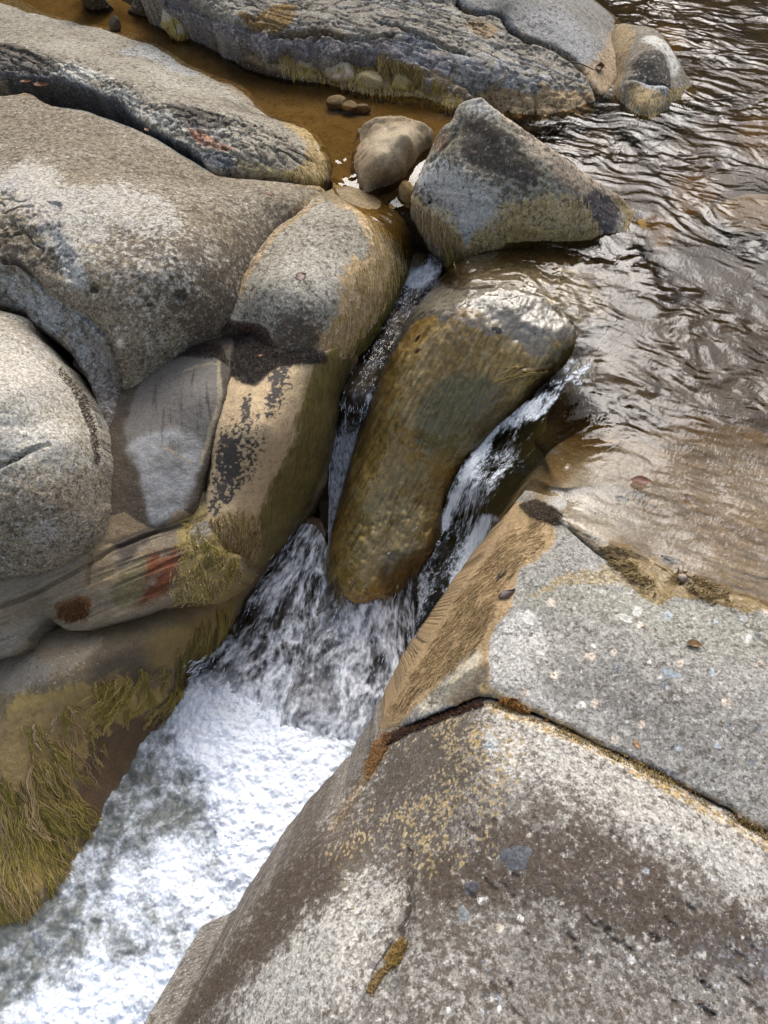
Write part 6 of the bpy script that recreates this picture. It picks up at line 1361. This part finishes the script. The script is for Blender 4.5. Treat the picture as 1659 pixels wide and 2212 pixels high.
growth(strands('boulder_algae', 'river_boulder', [(1440, 200), (1475, 195), (1508, 215), (1470, 236), (1445, 245), (1380, 262), (1345, 240), (1335, 200), (1360, 200), (1420, 240)], 160, (.02, .05), .002, YG[2:] + TN, (.1, 1), .5, .3, .003, 1, 0, seed=22, clump=8), 'tan algae skirt on the rounded river boulder')

def moss(name, host, poly, n, hgt, cols, label, width=.0011, lean=.5, seed=0, d=None, clump=0):
    rnd = random.Random(seed); paths, ws, cs = [], [], []
    bias = (RX * d[0] - RU * d[1]) if d else np.array([0, 0, -.3])
    for (px, py) in scatter(rnd, poly, n):
        p, nor = on_host(host, px, py)
        if p is None: continue
        if clump and float(pn(np.array([p * clump]), seed)[0]) < rnd.uniform(-.35, .35): continue
        v = nor + np.array([rnd.gauss(0, lean), rnd.gauss(0, lean), rnd.gauss(0, lean)]) + bias * .6
        v /= np.linalg.norm(v); h = rnd.uniform(*hgt)
        v2 = v + np.array([rnd.gauss(0, .3), rnd.gauss(0, .3), -.25])
        paths.append([p - nor * .001, p + v * h * .5, p + v * h * .5 + v2 * h * .5]); ws.append(width * rnd.uniform(.7, 1.4))
        cs.append(np.array(cols[rnd.randrange(len(cols))]) * rnd.uniform(.7, 1.3))
    o = tubes(name, paths, ws, cs, MOSS, .9, .4)
    return tag(o, label, 'moss')
BK = [(.035, .028, .024), (.055, .045, .037), (.085, .07, .06), (.10, .085, .075)]
RB_ = [(.11, .055, .028), (.08, .04, .022), (.05, .03, .02)]
RS = [(.26, .12, .03), (.20, .085, .022), (.32, .17, .05)]
moss('moss_band', 'grey_dome', [(470, 695), (500, 690), (575, 708), (600, 755), (690, 765), (690, 790), (560, 790), (500, 760), (460, 730)], 2600, (.008, .017), BK + RB_, 'dark brown moss band under the grey dome', seed=31, d=(.1, 1))
moss('moss_band', 'algae_wall', [(482, 698), (520, 695), (575, 735), (600, 762), (695, 758), (690, 782), (600, 790), (545, 830), (520, 825), (485, 800)], 4200, (.007, .014), BK, 'black moss fringe at the top of the tan wall', seed=32, d=(.1, 1))
moss('moss_band', 'slanting_face', [(370, 765), (400, 735), (478, 745), (495, 790), (470, 775), (400, 770)], 1500, (.006, .012), BK + RB_[:1], 'black moss along the top of the slanting face', seed=33, d=(.1, 1))
moss('moss_cushion', 'wet_shelf', [(1082, 1508), (1110, 1510), (1150, 1540), (1148, 1560), (1120, 1552), (1090, 1530)], 1500, (.006, .014), RS, 'larger rust orange moss cushion in the crack of the right bank', seed=34)
moss('moss_cushion', 'wet_shelf', [(1160, 1548), (1185, 1552), (1204, 1572), (1190, 1578), (1165, 1566)], 700, (.005, .011), RS, 'smaller rust orange moss cushion in the crack of the right bank', seed=35)
moss('moss_line', 'wet_shelf', [(1205, 1560), (1300, 1606), (1400, 1652), (1500, 1708), (1660, 1796), (1660, 1812), (1500, 1722), (1400, 1666), (1300, 1622), (1205, 1575)], 2400, (.004, .010), [(.28, .19, .07), (.22, .13, .05), (.30, .24, .07), (.08, .055, .03)], 'tan and green moss line filling the long crack of the right bank', seed=36, clump=16)
moss('moss_line', 'foreground_slab', [(1060, 1516), (1200, 1568), (1300, 1618), (1400, 1664), (1500, 1718), (1660, 1806), (1660, 1818), (1500, 1730), (1400, 1676), (1300, 1630), (1200, 1580), (1060, 1526)], 2200, (.003, .008), [(.36, .26, .11), (.30, .20, .08), (.34, .28, .10), (.14, .10, .06)], 'thin tan moss edging on the lower side of the long crack', seed=45, clump=22)
moss('moss_line', 'foreground_slab', [(828, 1592), (900, 1562), (980, 1534), (1045, 1514), (1045, 1526), (980, 1548), (900, 1580), (835, 1612)], 1700, (.005, .011), [(.10, .045, .025), (.07, .035, .022), (.045, .025, .018)], 'dark red-brown moss line in the crack above the lichen patch', seed=37)
moss('moss_cushion', 'foreground_slab', [(812, 1600), (835, 1582), (850, 1592), (820, 1650), (795, 1690), (790, 1660)], 900, (.005, .012), [(.34, .20, .08), (.28, .15, .06)], 'orange moss at the rim where the crack meets the gorge', seed=38)
moss('moss_cushion', 'wet_shelf', [(1122, 1092), (1160, 1080), (1190, 1095), (1215, 1115), (1200, 1136), (1150, 1118)], 1700, (.005, .010), [(.13, .10, .07), (.18, .14, .09), (.08, .06, .045)], 'dark brown moss cushion at the chute rim below the wet shelf', seed=39)
moss('moss_cushion', 'foreground_slab', [(840, 2070), (870, 2028), (882, 2040), (862, 2085), (838, 2098)], 700, (.006, .013), [(.34, .22, .08), (.24, .17, .05)], 'tan moss tuft lower down in the foreground crack', seed=40)
moss('moss_cushion', 'foreground_slab', [(790, 2140), (828, 2092), (836, 2100), (806, 2150)], 500, (.005, .010), [(.34, .23, .10), (.24, .17, .07)], 'tan moss streak at the bottom end of the foreground crack', seed=41)
moss('moss_cushion', 'layered_rock', [(125, 1312), (170, 1290), (195, 1305), (190, 1335), (150, 1345), (125, 1330)], 420, (.008, .018), [(.20, .09, .03), (.12, .05, .02)], 'rusty plant tuft on the layered rock', seed=42)
moss('moss_line', 'pale_boulder', [(130, 795), (185, 855), (206, 925), (216, 1000), (204, 1000), (192, 930), (162, 860), (122, 805)], 700, (.005, .011), BK + RB_, 'dark moss line between the pale boulder and the great boulder', seed=43)
moss('moss_cushion', 'algae_wall', [(470, 800), (482, 810), (474, 900), (462, 960), (456, 950), (466, 870)], 500, (.003, .007), [(.08, .10, .02), (.05, .06, .015), (.12, .11, .03)], 'green moss seam between the tan wall and the slanting face', seed=44)

# ------------------------------------------------------------------ leaves
def leaf(host, px, py, L, W, rot, col, label, cup=.08, stem=.3, pose=0.0, raise_=.001, serr=0.0, seed=0, z=None):
    p, nor = on_host(host, px, py) if z is None else (at(px, py, z), np.array([0, 0, 1.]))
    if p is None: print('leaf missed', label); return
    nor = nor / np.linalg.norm(nor)
    u = RX * math.cos(rot) - RU * math.sin(rot); u = u - nor * (u @ nor); u /= np.linalg.norm(u); v = np.cross(nor, u)
    if pose: nor2 = nor * math.cos(pose) + v * math.sin(pose); v = np.cross(nor2, u); nor = nor2
    r = random.Random(seed)
    nu, nv = 22, 9
    V, C_ = [], []
    for i in range(nu):
        t = i / (nu - 1)
        hw = W * .5 * (math.sin(math.pi * min(t ** .85, 1)) ** 1.15) * (1 + serr * (.5 if i % 2 else -.5)) + .0003
        for j in range(nv):
            s_ = j / (nv - 1) * 2 - 1
            h = cup * W * (s_ * s_) + .10 * L * (t - .5) ** 2 + .02 * L * math.sin(t * 7 + s_ * 2 + seed)
            V.append(p + u * (t - .5) * L + v * s_ * hw + nor * (raise_ + h))
            vein = 1.0 + .35 * (abs(s_) < .13) - .12 * (abs(math.sin(t * 30 + abs(s_) * 6)) < .25)
            C_.append(np.array(col) * vein * r.uniform(.85, 1.15))
    idx = np.arange(nu * nv).reshape(nu, nv)
    F = np.stack([idx[:-1, :-1].ravel(), idx[1:, :-1].ravel(), idx[1:, 1:].ravel(), idx[:-1, 1:].ravel()], -1)
    root = link_mesh('fallen_leaf', np.array(V), F, LEAF, None, {'paint': np.array(C_)})
    tag(root, label, 'leaf', 'fallen leaves on the rocks')
    if stem:
        pts = [p + u * (.48 * L + k * stem * L / 5) + v * .04 * L * math.sin(k * .7) + nor * (raise_ + .025 * L) for k in range(6)]
        b = tubes('leaf_stem', [pts], [.0007], [np.array(col) * .6], LEAF, 1, .8)
        mw = b.location.copy(); b.parent = root; b.location = mw - root.location
    return root
RED = (.13, .045, .025); BRN = (.12, .07, .04)
leaf('wet_shelf', 1385, 1040, .058, .036, .1, RED, 'dark red leaf lying flat on the wet shelf', serr=.12, seed=1, z=.004)
leaf('wet_shelf', 1487, 1076, .030, .017, 1.0, (.08, .035, .03), 'small dark leaf on the wet shelf beside the larger red leaf', stem=0, seed=2, z=.004)
leaf('wet_shelf', 1322, 958, .055, .026, -.15, (.24, .15, .05), 'brown and orange leaf under water by the chute', serr=.1, seed=3, raise_=.004)
leaf('wet_shelf', 1345, 1078, .034, .018, .3, (.13, .14, .16), 'grey leaf under thin water on the pale shelf', stem=0, seed=4)
leaf('grey_dome', 650, 597, .040, .034, -.5, (.20, .125, .09), 'round brown leaf with a long stem on the grey dome', stem=0, seed=5, cup=.08)
leaf('great_boulder', 583, 420, .040, .012, .35, (.24, .07, .035), 'narrow red leaf on the great boulder', stem=0, seed=6)
leaf('centre_rock', 1075, 714, .045, .020, .5, (.10, .09, .10), 'dark leaf stuck on the shining top of the centre rock', stem=.2, seed=7)
leaf('centre_rock', 903, 731, .034, .018, -.7, (.06, .03, .018), 'dark brown leaf at the slot edge of the centre rock', stem=0, seed=8)
leaf('centre_rock', 903, 758, .028, .013, -.2, (.15, .045, .04), 'small red leaf just below the dark one on the centre rock', stem=0, seed=9)
leaf('grey_dome', 850, 512, .022, .012, .9, (.55, .38, .04), 'tiny yellow leaf on the grey dome', stem=0, seed=10)
leaf('bedrock_ledge', 1132, 262, .060, .024, -1.2, (.15, .06, .03), 'red-brown leaf standing at the base of the ledge', pose=.6, stem=0, seed=11)
leaf('back_slab', 1296, 150, .075, .042, -1.1, (.09, .055, .03), 'curled brown leaf beside the river boulder', pose=.5, cup=.35, seed=12)
leaf('long_slab', 90, 184, .075, .045, .1, (.16, .07, .025), 'broad brown leaf caught in the crevice of the long slab', seed=13, z=.13)
leaf('long_slab', 58, 176, .060, .030, -.3, (.20, .085, .03), 'orange-brown leaf beside the broad leaf in the crevice', stem=0, seed=14, z=.135)
leaf('great_boulder', 317, 281, .035, .016, 1.1, (.16, .06, .03), 'small reddish leaf at the lip of the crevice', stem=0, seed=15, z=.145)
leaf('wet_shelf', 1085, 1243, .036, .015, -.4, (.05, .035, .035), 'black curled leaf on the tan rim, upper of the two', stem=0, cup=.12, seed=16, raise_=.002)
leaf('wet_shelf', 1096, 1285, .046, .026, -.5, (.06, .04, .035), 'dark curled leaf on the tan rim with a pale speck, lower of the two', cup=.15, stem=0, seed=17, raise_=.002)
leaf('wet_shelf', 1447, 1210, .050, .022, .25, (.018, .016, .015), 'black leaf in the brown algae ridge', cup=.12, seed=19, raise_=.003)
leaf('wet_shelf', 1375, 1608, .022, .010, 1.2, (.40, .22, .09), 'tiny orange leaf near the long crack', stem=0, seed=20)
leaf('wet_shelf', 1498, 1395, .034, .020, .3, (.36, .24, .12), 'crumpled tan leaf on the grey part of the shelf', stem=0, cup=.5, seed=21)
leaf('algae_wall', 566, 772, .016, .009, .2, (.36, .16, .08), 'tiny orange leaf caught in the black moss', stem=0, seed=22, raise_=.012)
leaf('great_boulder', 134, 752, .020, .012, .4, (.34, .14, .08), 'tiny pink-brown leaf in the seam above the pale boulder', stem=0, seed=23, raise_=.004)
leaf('wet_shelf', 1600, 1760, .012, .009, .8, (.5, .38, .3), 'tiny pale seed leaf at the right end of the long crack', stem=0, seed=24, raise_=.004)

# ------------------------------------------------------------------ small stones
def stone(name, px, py, z, size, col, label, cat='stone', seed=0, facets=.44, mat=ROCK_FINE, parent=None, rot=0.0, paint2=None, group=None):
    n, m = 26, 36
    th = np.linspace(0, math.pi, n); ph = np.linspace(0, 2 * math.pi, m + 1)[:-1]
    T, Ph = np.meshgrid(th, ph, indexing='ij')
    D = np.c_[(np.sin(T) * np.cos(Ph)).ravel(), (np.sin(T) * np.sin(Ph)).ravel(), np.cos(T).ravel()]
    r = np.ones(len(D)); rr = np.random.RandomState(seed)
    for _ in range(9):
        a = rr.normal(size=3); a /= np.linalg.norm(a); k = rr.uniform(.62, .9)
        dn = D @ a; r = np.minimum(r, np.where(dn > .05, k / np.maximum(dn, .05), 9))
    r = (r * facets * 2 + (1 - facets * 2)) * (1 + .10 * fbm(D, 2.2, 3, seed) + .035 * fbm(D, 9, 3, seed + 3))
    c, s_ = math.cos(rot), math.sin(rot)
    P = D * r[:, None] * np.array(size)
    P = np.c_[P[:, 0] * c - P[:, 1] * s_, P[:, 0] * s_ + P[:, 1] * c, P[:, 2]] + at(px, py, z)
    idx = np.arange(n * m).reshape(n, m)
    F = np.stack([idx[:-1].ravel(), idx[1:].ravel(), np.roll(idx[1:], -1, 1).ravel(), np.roll(idx[:-1], -1, 1).ravel()], -1)
    s = Surf(); s.P = P; s.D = D
    cc = vary(s, col, .35, 30, seed)
    if paint2: cc = lerp(cc, vary(s, paint2, .35, 60, seed + 2), sm(fbm(s.P, 14, 3, seed + 5) - .5 * D[:, 2] - .2 * D[:, 0], -.15, .12))
    o = link_mesh(name, P, F, mat, parent, pack(s, cc, .1, .5))
    if parent is None: tag(o, label, cat, group)
    s.V, s.F = P, F; GRIDS[o.name] = s
    return o
YA = (.33, .25, .075)
stone('quartz_lump', 385, 52, .09, (.085, .075, .10), (.42, .38, .30), 'white quartz lump topped with yellow algae at the left end of the ledge', seed=1, paint2=YA, group='quartz lumps under the ledge')
stone('quartz_lump', 624, 126, .105, (.05, .045, .06), (.30, .24, .11), 'narrow yellow quartz lump under the purple block, first of the row', seed=2, paint2=YA, group='quartz lumps under the ledge')
stone('quartz_lump', 664, 136, .095, (.06, .045, .045), (.33, .27, .20), 'rounded pinkish quartz lump beside the narrow yellow one', seed=3, paint2=YA, group='quartz lumps under the ledge')
stone('quartz_lump', 740, 158, .085, (.085, .05, .045), (.40, .34, .25), 'long whitish quartz lump in the middle of the ledge foot', seed=4, rot=-.3, paint2=(.34, .25, .13), group='quartz lumps under the ledge')
stone('quartz_lump', 800, 180, .065, (.075, .05, .05), (.32, .26, .14), 'yellow-stained quartz lump near the pool under the ledge', seed=5, rot=-.3, paint2=YA, group='quartz lumps under the ledge')
stone('quartz_lump', 870, 182, .07, (.06, .04, .045), (.28, .22, .10), 'mossy ochre lump under the right part of the ledge', seed=6, paint2=YA, group='quartz lumps under the ledge')
stone('wedged_stone', 876, 432, -.02, (.042, .05, .075), (.25, .165, .07), 'small tan stone wedged between the tan stone and the pointed boulder', seed=7)
stone('pool_stone', 728, 222, .03, (.05, .04, .03), (.16, .11, .05), 'sunken brown stone in the side pool, left of the three', seed=8, group='sunken stones in the side pool')
stone('pool_stone', 757, 232, .025, (.045, .04, .025), (.15, .10, .045), 'sunken brown stone in the side pool, middle of the three', seed=9, group='sunken stones in the side pool')
stone('pool_stone', 783, 236, .022, (.04, .03, .022), (.14, .095, .045), 'sunken brown stone in the side pool, right of the three', seed=10, group='sunken stones in the side pool')
stone('pebble', 249, 57, .05, (.035, .03, .05), (.10, .08, .05), 'dark pebble at the far end of the side pool', seed=11)
stone('pebble', 1475, 1248, .018, (.014, .012, .009), (.26, .21, .17), 'small brown pebble in the algae ridge', seed=12)
stone('river_stone', 1650, 470, -.05, (.20, .15, .05), (.34, .27, .20), 'pale rounded stone just under the water at the right edge', seed=14, facets=.1)
stone('river_stone', 1385, 512, -.05, (.05, .10, .06), (.24, .15, .04), 'amber stone under water beside the pointed boulder', seed=15)
def twig(px0, py0, px1, py1, z0, z1, w, label):
    a, b = at(px0, py0, z0), at(px1, py1, z1)
    pts = [a + (b - a) * t + np.array([0, .01 * math.sin(t * 5), .012 * math.sin(t * 3.1)]) for t in np.linspace(0, 1, 9)]
    o = tubes('twig', [pts], [w], [np.array((.06, .045, .03))], LEAF, 1, .6)
    tag(o, label, 'twig')
twig(1215, 138, 1285, 150, .095, .075, .004, 'thin dark twig on the back slab beside the curled leaf')

# ------------------------------------------------------------------ flying water
def spray(name, items, label, seed=0):
    """drops and torn strings of water, drawn out along their fall"""
    rnd = random.Random(seed); V, F = [], []
    n0 = 0
    ring = 5; prof = [(0, .15), (.2, .8), (.5, 1), (.8, .7), (1, .1)]
    for (p, d, L, w) in items:
        d = d / np.linalg.norm(d); b = np.cross(d, RB); b /= max(np.linalg.norm(b), 1e-6); c = np.cross(d, b)
        bend = rnd.uniform(-.2, .2) * L
        for t, r in prof:
            for k in range(ring):
                a = 2 * math.pi * k / ring
                V.append(p + d * (t - .5) * L + b * (bend * (t - .5) ** 2 + w * r * math.cos(a)) + c * w * r * math.sin(a))
        for i in range(len(prof) - 1):
            for k in range(ring):
                F.append((n0 + i * ring + k, n0 + i * ring + (k + 1) % ring, n0 + (i + 1) * ring + (k + 1) % ring, n0 + (i + 1) * ring + k))
        n0 += ring * len(prof)
    o = link_mesh(name, np.array(V), np.array(F), DROP, None, {})
    return tag(o, label, 'spray', None, 'stuff')
DROP, _n, _l = new_mat('water drops')
_o = _n.new('ShaderNodeOutputMaterial'); _b = _n.new('ShaderNodeBsdfPrincipled'); _b.inputs['Base Color'].default_value = (.70, .76, .84, 1); _b.inputs['Roughness'].default_value = .08
_t = _n.new('ShaderNodeBsdfTransparent'); _x = _n.new('ShaderNodeMixShader'); _x.inputs[0].default_value = .7
_l.new(_t.outputs[0], _x.inputs[1]); _l.new(_b.outputs[0], _x.inputs[2]); _l.new(_x.outputs[0], _o.inputs[0])

def drops(host, poly, n, d, L, w, lift, seed, clump=0, spreadz=.02):
    rnd = random.Random(seed); out = []
    dv = RX * d[0] - RU * d[1]
    for (px, py) in scatter(rnd, poly, n):
        p, nor = on_host(host, px, py)
        if p is None: continue
        if clump and float(pn(np.array([p * clump]), seed)[0]) < rnd.uniform(-.3, .25): continue
        k = rnd.random() ** 2
        out.append((p + nor * (lift + spreadz * k), dv + np.array([rnd.gauss(0, .18) for _ in range(3)]), rnd.uniform(*L), w * rnd.uniform(.5, 1.5)))
    return out
it = drops('fan_waterfall', [(650, 1140), (712, 1200), (715, 1330), (760, 1430), (780, 1560), (600, 1560), (430, 1490), (400, 1470), (500, 1330), (580, 1210)], 1700, (-.55, 1), (.005, .026), .0015, .003, 51, 14, .07)
it += drops('foot_waterfall', [(740, 1300), (790, 1240), (880, 1260), (900, 1380), (880, 1520), (720, 1560), (700, 1400)], 1300, (-.25, 1), (.005, .026), .0015, .003, 52, 14, .06)
it += drops('lower_bank', [(390, 1430), (440, 1400), (450, 1440), (400, 1470)], 60, (-.9, .5), (.008, .03), .002, .012, 53)
spray('falls_spray', it, 'torn strings and drops of white water over the falls')
it = drops('slot_water', [(725, 860), (803, 862), (790, 940), (760, 1040), (722, 1170), (712, 1100), (714, 950)], 420, (-.12, 1), (.006, .03), .0013, .002, 54, 18, .008)
it += drops('slot_water', [(850, 600), (930, 600), (900, 680), (860, 760), (830, 850), (735, 850), (760, 750), (815, 660)], 420, (-.3, 1), (.003, .014), .0016, .003, 56, 22, .006)
it += drops('slot_water', [(860, 560), (940, 560), (920, 620), (860, 640), (850, 600)], 260, (-.2, 1), (.003, .007), .0018, .003, 55)
spray('slot_spray', it, 'bright water strings in the narrow left slot')

# ------------------------------------------------------------------ foreign inclusions set in the stone, standing a little proud
def inclusion(host, px, py, rx, ry, rot, col, label, seed=0):
    parent = bpy.data.objects[host]
    p, nor = on_host(host, px, py)
    if p is None: return
    bvh = host_bvh(host)
    m = np.linalg.norm(p - CAMV) / FOC
    u = RX * math.cos(rot) - RU * math.sin(rot); u = u - nor * (u @ nor); u /= np.linalg.norm(u); v = np.cross(nor, u)
    n, k = 9, 40
    r = random.Random(seed); ph = [r.uniform(0, 6.28) for _ in range(5)]
    V = []
    for i in range(n):
        t = i / (n - 1)
        for j in range(k):
            a = 2 * math.pi * j / k
            wob = 1 + .16 * math.sin(2 * a + ph[0]) + .12 * math.sin(3 * a + ph[1]) + .09 * math.sin(5 * a + ph[2]) + .04 * math.sin(9 * a + ph[3])
            q = p + (u * math.cos(a) * rx + v * math.sin(a) * ry) * m * t * wob
            loc, nn, _, _ = bvh.find_nearest(Vector(q)); V.append(np.array(loc) + nor * (.0011 - .0028 * t ** 6))
    idx = np.arange(n * k).reshape(n, k)
    F = np.stack([idx[:-1].ravel(), idx[1:].ravel(), np.roll(idx[1:], -1, 1).ravel(), np.roll(idx[:-1], -1, 1).ravel()], -1)
    s = Surf(); s.P = np.array(V); s.lich = -.15 + .2 * fbm(s.P, 40, 2, seed); s.bare = np.full(len(V), -.8)
    o = link_mesh('inclusion', s.P, F, ROCK_FINE, parent, pack(s, vary(s, col, .45, 90, seed), 0, .8))
    o['label'] = label
inclusion('foreground_slab', 1115, 1852, 29, 31, .3, (.095, .10, .11), 'larger dark grey inclusion', 1)
inclusion('foreground_slab', 1018, 1917, 18, 14, .4, (.08, .08, .088), 'smaller dark grey inclusion', 2)
inclusion('foreground_slab', 1002, 1975, 11, 20, -.4, (.19, .20, .20), 'long pale grey inclusion', 3)
inclusion('wet_shelf', 1140, 1335, 14, 22, -.6, (.56, .54, .50), 'white quartz inclusion', 4)
inclusion('wet_shelf', 1350, 1335, 20, 11, .5, (.50, .49, .44), 'pale streaked inclusion', 5)
inclusion('wet_shelf', 1275, 1418, 15, 9, .1, (.50, .41, .33), 'pinkish inclusion', 6)
inclusion('wet_shelf', 1448, 1455, 22, 13, .5, (.24, .27, .29), 'blue-grey inclusion', 7)
for k, nm in enumerate(['quartz_lump', 'quartz_lump.001', 'quartz_lump.002', 'quartz_lump.003', 'quartz_lump.004', 'quartz_lump.005']):
    px, py = [(392, 58), (624, 128), (672, 142), (745, 165), (805, 184), (872, 186)][k]
    growth(strands('draped_algae', nm, [(px - 30, py - 22), (px + 34, py - 18), (px + 36, py + 22), (px - 28, py + 26)], 70, (.03, .08), .0026, YG + TN, (.1, 1), .7, .4, .003, 2, .004, hang=4, seed=60 + k, clump=9), 'yellow algae draped over ' + ['the quartz lump at the left end of the ledge', 'the narrow yellow quartz lump', 'the pinkish quartz lump', 'the long whitish quartz lump', 'the yellow-stained quartz lump', 'the mossy ochre lump'][k])
